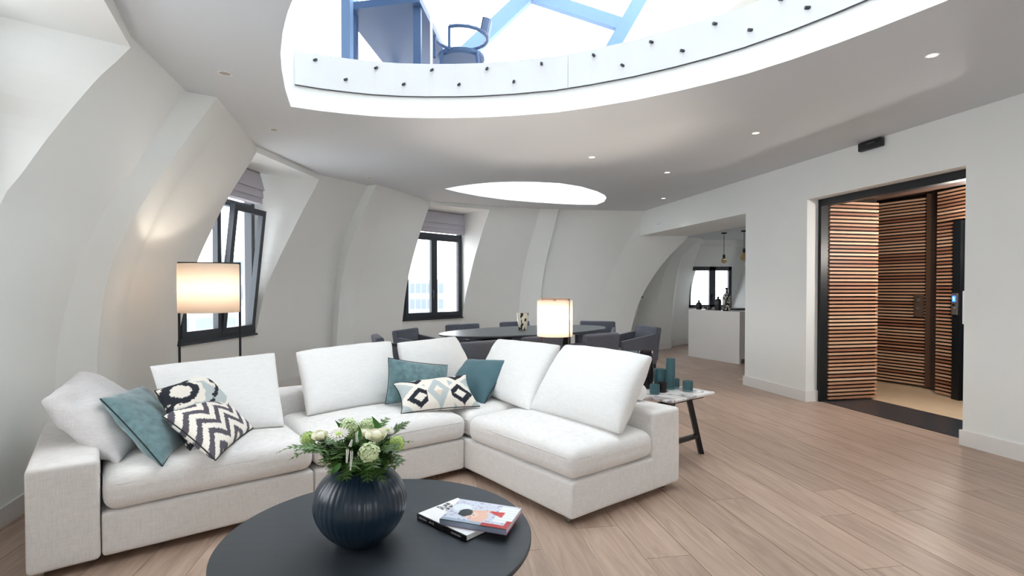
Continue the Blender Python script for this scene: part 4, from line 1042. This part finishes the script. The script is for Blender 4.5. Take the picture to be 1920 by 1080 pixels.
rose(bp(601, 819, 1.94), .026, 'cream rose, the smaller one at the left of the bouquet')
rose(bp(683, 813, 2.0), .022, 'pale rose bud half hidden between the hydrangea and the large rose')
def gerb(c, r, lbl, ax):
    c = Vector(c); t = thing('gerbera', c, lbl, 'flower'); flower_stem(c, t); z = Vector(ax).normalized(); x = z.orthogonal().normalized(); y = z.cross(x)
    for ly, (n, R, up) in enumerate(((20, 1, .05), (16, .8, .2))):
        for k in range(n):
            a = 2 * PI * (k + ly * .5) / n; d = x * math.cos(a) + y * math.sin(a); s = z.cross(d); w_ = r * .12
            V = [c + d * r * .2 - s * w_ * .5, c + d * r * .2 + s * w_ * .5, c + d * r * R * .65 + s * w_ + z * up * r, c + d * r * R + z * up * r * .8, c + d * r * R * .65 - s * w_ + z * up * r]
            put('petal', V, [(0, 1, 2, 3, 4)], M_gerb, t)
    MB().lathe([(0, -.2 * r), (.25 * r, 0), (.22 * r, .14 * r), (0, .18 * r)], (0, 0, 0), 12)
    hb = MB().lathe([(0, -.2 * r), (.27 * r, 0), (.22 * r, .16 * r), (0, .2 * r)], (0, 0, 0), 12); Mz = Matrix(((x.x, y.x, z.x, c.x), (x.y, y.y, z.y, c.y), (x.z, y.z, z.z, c.z), (0, 0, 0, 1)))
    put('flower_centre', [Mz @ v for v in hb.v], hb.f, M_vib, t, True)
gerb(bp(635, 814, 1.90), .041, 'white gerbera facing up left of the bouquet centre', (.0, -.35, .95))
gerb(bp(727, 807, 2.0), .03, 'small white gerbera behind the large rose', (.35, -.2, .9))
fl = None
def ball(c, r, lbl, m, kind, n=90, fs=.0065, seed=1):
    c = Vector(c); t = thing(kind, c, lbl, 'flower'); flower_stem(c, t); rr = random.Random(seed)
    mb = MB()
    for k in range(n):
        zz = 1 - 2 * (k + .5) / n; ph = k * 2.399963; q = math.sqrt(1 - zz * zz); d = Vector((q * math.cos(ph), q * math.sin(ph), zz)); p = c + d * r * rr.uniform(.82, 1.08)
        x = d.orthogonal().normalized(); y = d.cross(x); a0 = rr.uniform(0, PI)
        for j in range(5):
            a = a0 + 2 * PI * j / 5; e = x * math.cos(a) + y * math.sin(a); f = d.cross(e); mb.add([p, p + e * fs * .6 + f * fs * .45 + d * fs * .2, p + e * fs * 1.15 + d * fs * .35, p + e * fs * .6 - f * fs * .45 + d * fs * .2], [(0, 1, 2, 3)])
    mb.out('florets', m, t)['kind'] = 'stuff'
    MB().lathe([(0, -.75 * r), (.5 * r, -.55 * r), (.75 * r, 0), (.5 * r, .55 * r), (0, .75 * r)], c, 12).out('flower_head', M_stem, t, True)
ball(bp(692, 850, 1.80), .034, 'pale green viburnum ball at the front of the bouquet', M_vibw, 'viburnum', 150, seed=2)
ball(bp(744, 832, 1.93), .027, 'bright green viburnum ball at the right edge of the bouquet', M_vib, 'viburnum', 170, .0048, seed=3)
ball(bp(578, 823, 1.95), .026, 'bright green viburnum ball at the left of the bouquet', M_vib, 'viburnum', 150, .005, seed=4)
ball(bp(655, 803, 2.02), .036, 'pale hydrangea head at the back centre of the bouquet', M_vibw, 'hydrangea', 150, seed=5)
ball(bp(690, 800, 2.05), .03, 'pale hydrangea head at the back right of the bouquet', M_vibw, 'hydrangea', 130, seed=6)
def spike(a, b, lbl):
    a, b = Vector(a), Vector(b); t = thing('veronica', a, lbl, 'flower'); MB().tube([a, b], .0012, 5).out('stem', M_stem, t); d = b - a; x = d.orthogonal().normalized(); y = d.normalized().cross(x); mb = MB()
    for k in range(70):
        f = .1 + .9 * k / 70; an = k * 2.4; rd = .0045 * (1 - f * .7); p = a + d * f + (x * math.cos(an) + y * math.sin(an)) * rd; mb.obox(p, x * .001, y * .001, d.normalized() * .0014)
    mb.out('florets', M_ver, t)['kind'] = 'stuff'
spike(bp(652, 840, 1.76), bp(650, 868, 1.75), 'white veronica spike drooping left of the front viburnum')
spike(bp(660, 842, 1.75), bp(657, 882, 1.74), 'longest white veronica spike hanging toward the vase mouth')
spike(bp(670, 830, 1.85), bp(668, 812, 1.84), 'white veronica spike standing up in the bouquet centre')
spike(bp(656, 838, 1.78), bp(660, 825, 1.78), 'short white veronica tip above the drooping spikes')

# ================================================================ SIDE TABLE and glasses
M_marble = None
def marble():
    m = bpy.data.materials.new('white_marble'); m.use_nodes = True; t = m.node_tree; b = t.nodes['Principled BSDF']; L = t.links.new
    c = t.nodes.new('ShaderNodeTexCoord'); n = t.nodes.new('ShaderNodeTexNoise'); n.inputs['Scale'].default_value = 4; n.inputs['Detail'].default_value = 8; n.inputs['Distortion'].default_value = 1.6
    L(c.outputs['Object'], n.inputs['Vector']); r = t.nodes.new('ShaderNodeValToRGB'); e = r.color_ramp.elements
    e[0].position = .44; e[0].color = (*rgb(236, 234, 232), 1); e[1].position = .56; e[1].color = (*rgb(236, 234, 232), 1); x = e.new(.5); x.color = (*rgb(150, 140, 142), 1)
    L(n.outputs['Fac'], r.inputs['Fac']); L(r.outputs[0], b.inputs['Base Color']); b.inputs['Roughness'].default_value = .2; return m
M_marble = marble()
TS = .50
rc_ = A(1341, 734.4, TS); U0, V0 = 0, 0
r_ = rc_ - P0; su, tv = r_.dot(U), r_.dot(Vv)
s1, t0_ = su, tv; s0 = s1 - .56; t1 = t0_ + 1.05
st = thing('side_table', S((s0 + s1) / 2, (t0_ + t1) / 2), 'oblong white marble side table on black trestle legs right of the sofa', 'table')
V, Fc = rbox((s1 - s0, t1 - t0_, .022), .008, 2, 4); M = frame(S((s0 + s1) / 2, (t0_ + t1) / 2, TS - .011), U, Vv); put('marble_top', [M @ v for v in V], Fc, M_marble, st)
for t in (t0_ + .1, t1 - .1):
    MB().tube([S(s0 - .03 + .02, t, TS - .043), S(s1 - .02, t, TS - .043)], .019, 12).out('top_rail', M_black, st)
    MB().bar(S(s0 + .16, t, TS - .04), S(s0 + .03, t, 0), .032, .032, (0, 1, 0)).out('leg', M_black, st)
    MB().bar(S(s1 - .20, t, TS - .04), S(s1 - .03, t, 0), .036, .036, (0, 1, 0)).out('leg', M_black, st)
    MB().bar(S(s0 + .08, t, .15), S(s1 - .08, t, .15), .03, .03).out('stretcher', M_black, st)
def tumbler(px, py, r, h, col, label, D=None, z=TS, tr=.75, cat='glass', thick=.004, top=None, name='tumbler'):
    c = A(px, py, z) if D is None else Vector(((px - 960) / F * D, D, z)); c = c + Vector((c.x, c.y, 0)).normalized() * r * .6
    m = MATS.get('glass_' + col[0]) or mat('glass_' + col[0], col[1], .12, var=.1, vscale=30, stretch=(1, 1, .1), trans=tr, ior=1.3, spec=.5)
    o = MB().lathe([(0, 0), (r * .92, 0), (r, .006), (r, h - .002), (r - .002, h), (r - thick, h - .002), (r - thick, .014), (0, .012)], c, 28).out(name, m, None, True)
    return tag(o, label, cat)
TEA, DRK, PAL = ('teal', rgb(120, 168, 178)), ('smoke', rgb(52, 46, 50)), ('pale', rgb(170, 205, 215))
tumbler(1227.5, 739.5, .038, .072, TEA, 'small teal glass tumbler nearest the sofa bolster')
tumbler(1241, 736, .038, .075, DRK, 'small smoky tumbler just right of the nearest teal one')
tumbler(1257, 731, .036, .245, TEA, 'tall slim teal glass cylinder in the middle of the side table')
tumbler(1237, 726, .05, .145, TEA, 'wide medium teal glass vase behind the small tumblers')
tumbler(1289.5, 734, .039, .078, TEA, 'teal tumbler standing alone at the right of the side table')
tumbler(1211, 729, .055, .30, ('black', rgb(40, 34, 38)), 'tallest dark brown glass vase behind the large white cushion', tr=.3)
tumbler(1187, 712, .036, .25, PAL, 'pale blue glass vase peeking over the largest white cushion')
tumbler(1267, 728, .03, .075, TEA, 'small teal votive glass half hidden behind the tall cylinder')

# ================================================================ FLOOR LAMPS
def shade_mat():
    m = bpy.data.materials.new('lamp_shade_cloth'); m.use_nodes = True; t = m.node_tree; t.nodes.clear(); L = t.links.new
    o = t.nodes.new('ShaderNodeOutputMaterial'); d = t.nodes.new('ShaderNodeBsdfDiffuse'); tl = t.nodes.new('ShaderNodeBsdfTranslucent'); mx = t.nodes.new('ShaderNodeMixShader')
    d.inputs['Color'].default_value = (*rgb(236, 226, 214), 1); tl.inputs['Color'].default_value = (*rgb(250, 240, 230), 1); mx.inputs[0].default_value = .5
    L(d.outputs[0], mx.inputs[1]); L(tl.outputs[0], mx.inputs[2]); L(mx.outputs[0], o.inputs['Surface']); return m
M_shade = shade_mat()
def lamp(base, ang, wd, ztop, shr, shh, power, label, pole, fw=.014):
    r = thing('floor_lamp', base, label, 'lamp', 'two matching floor lamps'); a = Vector((math.cos(ang), math.sin(ang), 0)); b = Vector(base)
    for s in (-1, 1): MB().bar(b + a * s * wd / 2, b + a * s * wd / 2 + Z * ztop, fw, fw, (0, 1, 0)).out('pole', pole, r)
    MB().bar(b - a * wd / 2 + Z * (ztop - fw / 2), b + a * wd / 2 + Z * (ztop - fw / 2), fw, fw).out('top_bar', pole, r)
    MB().bar(b - a * wd / 2 + Z * .008, b + a * wd / 2 + Z * .008, .2, .016).out('base', pole, r)
    z1 = ztop - .018; z0 = z1 - shh
    sh = MB().lathe([(shr, z0), (shr, z1), (shr - .002, z1), (shr - .002, z0), (shr, z0)], b, 48).out('lamp_shade', M_shade, r, True)
    for s in (-1, 1): MB().tube([b + a * s * (shr - .002) + Z * (z1 - .01), b + a * s * .02 + Z * (z1 - .01)], .003, 6).out('shade_arm', pole, sh)
    MB().tube([b + Z * (z1 - .06), b + Z * (ztop - fw)], .012, 12).out('socket', pole, r)
    MB().lathe([(0, -.06), (.02, -.05), (.03, -.02), (.025, .01), (.012, .03), (0, .035)], b + Z * (z1 - .1), 16).out('bulb', mat('bulb_glow', (1, .85, .65), .3, emit=8), r, True)
    point_light('lamp_light', b + Z * (z1 - shh * .55), power, (1, .86, .72), .05)
    return r
q0, q1 = atd(336, 600, 4.4), atd(450, 600, 4.5)
lamp(Vector(((q0.x + q1.x) / 2, 4.45, 0)), math.atan2(.1, q1.x - q0.x), (q1 - q0).length, 1.3 + .0495 * 4.45, .233, .40, 5, 'black framed floor lamp with cream drum shade by the left window', M_black)
q0, q1 = atd(1015, 600, 5.1), atd(1066.5, 600, 4.9)
lamp(Vector(((q0.x + q1.x) / 2, 5.0, 0)), math.atan2(q1.y - q0.y, q1.x - q0.x), (q1 - q0).length, 1.3 - .0185 * 5.0, .165, .335, 44, 'bronze framed floor lamp with glowing shade in front of the dining table', mat('bronze_metal', rgb(92, 74, 64), .4, metal=.3))

# ================================================================ DINING
DC = Vector((.22, 7.1, 0)); du = U
dt = thing('dining_table', DC, 'long oval dark dining table behind the sofa', 'table')
mb = MB()
prof = [(0, .712), (.9, .712), (.985, .728), (1, .742), (.997, .75), (0, .75)]
eb = MB().lathe([(r, z) for r, z in prof], (0, 0, 0), 96); Me = frame(DC, du, Vv)
put('tabletop', [Me @ Vector((v.x * 1.32, v.y * .66, v.z)) for v in eb.v], eb.f, M_table2, dt)
for s in (-.52, .52):
    V, Fc = rbox((.42, .12, .71), .02, 3, 2); Mp = frame(DC + du * s + Z * .357, du, Vv); put('pedestal', [Mp @ v for v in V], Fc, M_black, dt)
tb = MB().lathe([(0, 0), (.052, 0), (.056, .01), (.08, .225), (.076, .225), (.054, .02), (0, .015)], (0, 0, 0), 40)
M_spot = bpy.data.materials.new('speckled_glass'); M_spot.use_nodes = True
def speck(m, c1, c2, sc_=28, th=.5, st=(1, 1, .35)):
    t = m.node_tree; b = t.nodes['Principled BSDF']; L = t.links.new; c = t.nodes.new('ShaderNodeTexCoord'); mp = t.nodes.new('ShaderNodeMapping'); mp.inputs['Scale'].default_value = st; n = t.nodes.new('ShaderNodeTexNoise'); n.inputs['Scale'].default_value = sc_
    L(c.outputs['Object'], mp.inputs[0]); L(mp.outputs[0], n.inputs['Vector']); r = t.nodes.new('ShaderNodeValToRGB'); r.color_ramp.interpolation = 'CONSTANT'; e = r.color_ramp.elements; e[0].color = (*c1, 1); e[1].position = th; e[1].color = (*c2, 1)
    L(n.outputs['Fac'], r.inputs['Fac']); L(r.outputs[0], b.inputs['Base Color']); b.inputs['Roughness'].default_value = .15
speck(M_spot, rgb(40, 38, 36), rgb(226, 218, 200), 30, .47)
q = A(980, 618.5, .75); o = put('vase', tb.v, tb.f, M_spot, None, True); o.location = q; tag(o, 'black and cream speckled flared glass vase on the dining table', 'vase')
def chair_proto():
    r = thing('dining_chair', (0, 0, 0), 'x', 'chair', 'dining chairs around the oval table')
    # faces +x
    def rb(name, dim, c, rr, mm, par, tilt=0., tiltx=0.):
        V, Fc = rbox(dim, rr, 3, 3); M = Matrix.Translation(c) @ Matrix.Rotation(tilt, 4, 'Y') @ Matrix.Rotation(tiltx, 4, 'X'); return put(name, [M @ v for v in V], Fc, mm, par, True)
    rb('seat', (.50, .46, .13), (.02, 0, .40), .03, M_chair, r)
    rb('backrest', (.09, .56, .50), (-.255, 0, .53), .025, M_chair, r, math.radians(-9))
    for s in (-1, 1):
        # arm panel sloping down to the front
        V = []
        for y in (s * .235, s * .285):
            V += [Vector((-.27, y, .335)), Vector((.24, y, .335)), Vector((.27, y, .60)), Vector((-.3, y, .70))]
        put('armrest', V, [(3, 2, 1, 0), (4, 5, 6, 7), (0, 1, 5, 4), (1, 2, 6, 5), (2, 3, 7, 6), (3, 0, 4, 7)], M_chair, r)
        for x in (-.23, .22): MB().bar((x, s * .25, .34), (x * 1.06, s * .25, 0), .034, .034, (0, 1, 0)).out('leg', M_chairleg, r)
    return r
proto = chair_proto()
CH = [((-1.22, 6.0), 20, 'charcoal armchair at the near left end of the dining table'),
      ((-1.10, 6.80), -18, 'charcoal armchair at the far left end, below the middle window'),
      ((-.55, 7.62), -52, 'charcoal armchair behind the table directly left of the speckled vase'),
      ((.22, 8.22), -52, 'charcoal armchair behind the table between speckled vase and glowing lamp'),
      ((1.30, 8.28), -105, 'blue charcoal armchair at the far right corner of the dining table'),
      ((1.62, 7.35), -162, 'charcoal armchair at the right end of the table, seen from its side'),
      ((-.48, 5.5), 128, 'charcoal armchair on the near side, left of the table pedestal'),
      ((.16, 6.08), 128, 'charcoal armchair on the near side with its back left of the glowing lamp'),
      ((.86, 6.40), 128, 'charcoal armchair on the near side, right of the glowing lamp')]
for i, ((x, y), ang, lb) in enumerate(CH):
    c = proto if i == 0 else copy_tree(proto); c.location = (x, y, 0); c.rotation_euler = (0, 0, math.radians({128: 128 - 90 + 0}.get(ang, ang)) if False else math.radians(ang)); c['label'] = lb
for c in [o for o in COL.objects if o.name.startswith('dining_chair')]:
    if 'near side' in c['label']: c.rotation_euler = (0, 0, math.atan2(Vv.y, Vv.x))

# ================================================================ KITCHEN things
KT = .90
a = A(1291, 579.9, KT); b = A(1386.8, 584.8, KT); fd = (b - a); fd.z = 0; fL = fd.length; fd.normalize(); bk = Vector((-fd.y, fd.x, 0)); 
if bk.x < 0: bk = -bk
isl = thing('kitchen_island', (a + b) / 2 - Z * KT + bk * .5, 'white kitchen island block with thin stone top beyond the beam', 'cabinet')
ctr = Vector(((a.x + b.x) / 2, (a.y + b.y) / 2, 0))
MB().obox(ctr + bk * .02 + Z * .43, fd * fL / 2, bk * .02, Z * .43).out('end_panel', M_trim, isl)
MB().obox(ctr + bk * 1.4 + Z * .47, fd * (fL / 2 - .03), bk * 1.38, Z * .39).out('body', M_trim, isl)
MB().obox(ctr + bk * 1.4 + Z * .88, fd * fL / 2, bk * 1.4, Z * .02).out('worktop', M_trim, isl)
MB().obox(ctr + bk * 1.4 + Z * .04, fd * (fL / 2 - .07), bk * 1.36, Z * .04).out('plinth', M_steel, isl)
def onk(px, dep): # point on worktop
    r_ = (px - 960) / F; o_ = a + bk * dep; t = (r_ * o_.y - o_.x) / (fd.x - r_ * fd.y); p = o_ + fd * t; return Vector((p.x, p.y, KT))
def pot(px, dep, prof, m, label, cat='vase', name='vase', n=28):
    o = MB().lathe(smoothprof(prof, 3), (0, 0, 0), n).out(name, m, None, True); o.location = onk(px, dep) + Z * .001; return tag(o, label, cat)
M_smoke = mat('smoked_glass', rgb(44, 46, 52), .15, spec=.6)
M_leo = bpy.data.materials.new('spotted_glaze'); M_leo.use_nodes = True; speck(M_leo, rgb(30, 28, 30), rgb(220, 214, 210), 22, .52, (1, 1, 1))
pot(1310.5, .18, [(0, 0), (.045, 0), (.056, .03), (.056, .09), (.03, .13), (.016, .145), (.016, .165), (.026, .175), (.02, .175), (0, .16)], M_smoke, 'squat smoky glass bottle at the left end of the kitchen island')
pot(1331, .25, [(0, 0), (.06, 0), (.11, .025), (.13, .05), (.122, .05), (.06, .015), (0, .012)], M_leo, 'black and white spotted bowl on the kitchen island', 'bowl', 'bowl')
pot(1346.5, .18, [(0, 0), (.05, 0), (.055, .02), (.055, .17), (.04, .2), (.018, .215), (.018, .24), (.026, .25), (.018, .25), (0, .22)], M_smoke, 'dark cylindrical glass bottle between bowl and spotted vase')
pot(1362.5, .12, [(0, 0), (.06, 0), (.066, .02), (.066, .25), (.05, .29), (.022, .32), (.02, .38), (.03, .41), (.022, .41), (0, .36)], M_leo, 'tall black and white spotted bottle vase on the kitchen island')
q = onk(1384, .75); tag(MB().obox(q + Z * .012, fd * .2, bk * .26, Z * .011).out('cooktop', M_black), 'black cooktop set at the back of the kitchen island', 'hob')
M_amber = mat('amber_glass', rgb(236, 208, 160), .08, trans=.85, ior=1.12)
point_light('kitchen_fill_light', (6.4, 9.7, 1.5), 17, (1, .96, .92), .15)  # bare unseen lamp added to brighten the dark kitchen ribs
for (px, D, zb, r, lb) in ((1357, 11.0, 1.815, .055, 'black pendant lamp with small clear globe bulb over the kitchen island'), (1394.5, 10.6, 1.85, .085, 'black pendant lamp with large amber bulb beside the wall corner')):
    x = (px - 960) / F * D; t = thing('pendant_lamp', (x, D, KH), lb, 'lamp')
    MB().lathe([(0, 0), (.055, 0), (.055, -.025), (0, -.025)][::-1], (x, D, KH), 20).out('ceiling_rose', M_black, t)
    MB().tube([(x, D, KH - .02), (x, D, zb + r * 2 + .07)], .005, 6).out('cord', M_black, t)
    MB().lathe([(0, 0), (.022, 0), (.026, .02), (.026, .09), (0, .1)], (x, D, zb + r * 2 - .02), 16).out('socket', M_black, t)
    MB().lathe([(.001, 0)] + [(r * math.sin(PI * k / 12), r - r * math.cos(PI * k / 12)) for k in range(1, 11)] + [(.018, 2 * r)], (x, D, zb), 20).out('bulb', M_amber, t, True)

# ================================================================ ceiling fittings, sensor, tracks
M_glow = mat('downlight_glow', (1, .93, .82), .4, emit=6)
def dl(px, py, lit, label, r=.042, pw=11):
    p = A(px, py, H); t = thing('downlight', p, label, 'ceiling light', 'recessed ceiling downlights')
    MB().lathe([(r * .72, -.001), (r, -.001), (r, -.004), (r * .74, -.006), (r * .72, -.001)], p, 28).out('trim_ring', M_trim, t, True)
    MB().lathe([(0, -.0035), (r * .72, -.002)][::-1], p, 24).out('lens', M_glow if lit else M_steel, t)
    if lit: point_light('downlight_beam', p - Z * .03, pw, (1, .93, .85), .03, math.radians(96), (0, 0, 0))
dl(1748, 103, 1, 'largest lit downlight, nearest to the hall doorway wall')
dl(1417, 249, 1, 'lit downlight between the large opening and the kitchen beam')
dl(1110, 294.5, 1, 'lit downlight just above the small ceiling opening')
dl(1251, 323, 1, 'lit downlight right of the small ceiling opening')
dl(1244, 371.5, 1, 'farthest lit downlight beside the beam end', pw=3)
dl(422, 137, 0, 'unlit downlight nearest the left rib of the curved wall', .05)
dl(514, 243, 0, 'unlit downlight above the tilted left window', .045)
dl(693, 333, 0, 'unlit downlight near the middle rib of the curved wall', .045)
pa_, pb_ = on_wall(1612, 275, -.03), on_wall(1655, 265, -.03)
se = thing('door_sensor', ((pa_ + pb_) / 2).to_3d(), 'black sensor box on the wall under the ceiling above the doorway', 'sensor')
c = (pa_ + pb_) / 2; V, Fc = rbox(((pb_ - pa_).to_2d().length, .055, .085), .012, 3, 2); Ms = frame(Vector((c.x, c.y, H - .052)), WD, WN); put('housing', [Ms @ v for v in V], Fc, M_black, se, True)
MB().obox(Vector((c.x, c.y, H - .04)) - WD * .02 - WN * .0285, WD * .045, WN * .001, Z * .004).out('logo_strip', mat('logo_grey', rgb(90, 92, 98), .5), se)
q = atd(1204, 557, 10.9)
sk = thing('wall_socket', (q.x, q.y, q.z), 'tiny wall socket at the curved edge before the kitchen', 'socket')
MB().obox((q.x, q.y, q.z), (.02, 0, 0), (0, .006, 0), (0, 0, .012)).out('plate', M_dark, sk)
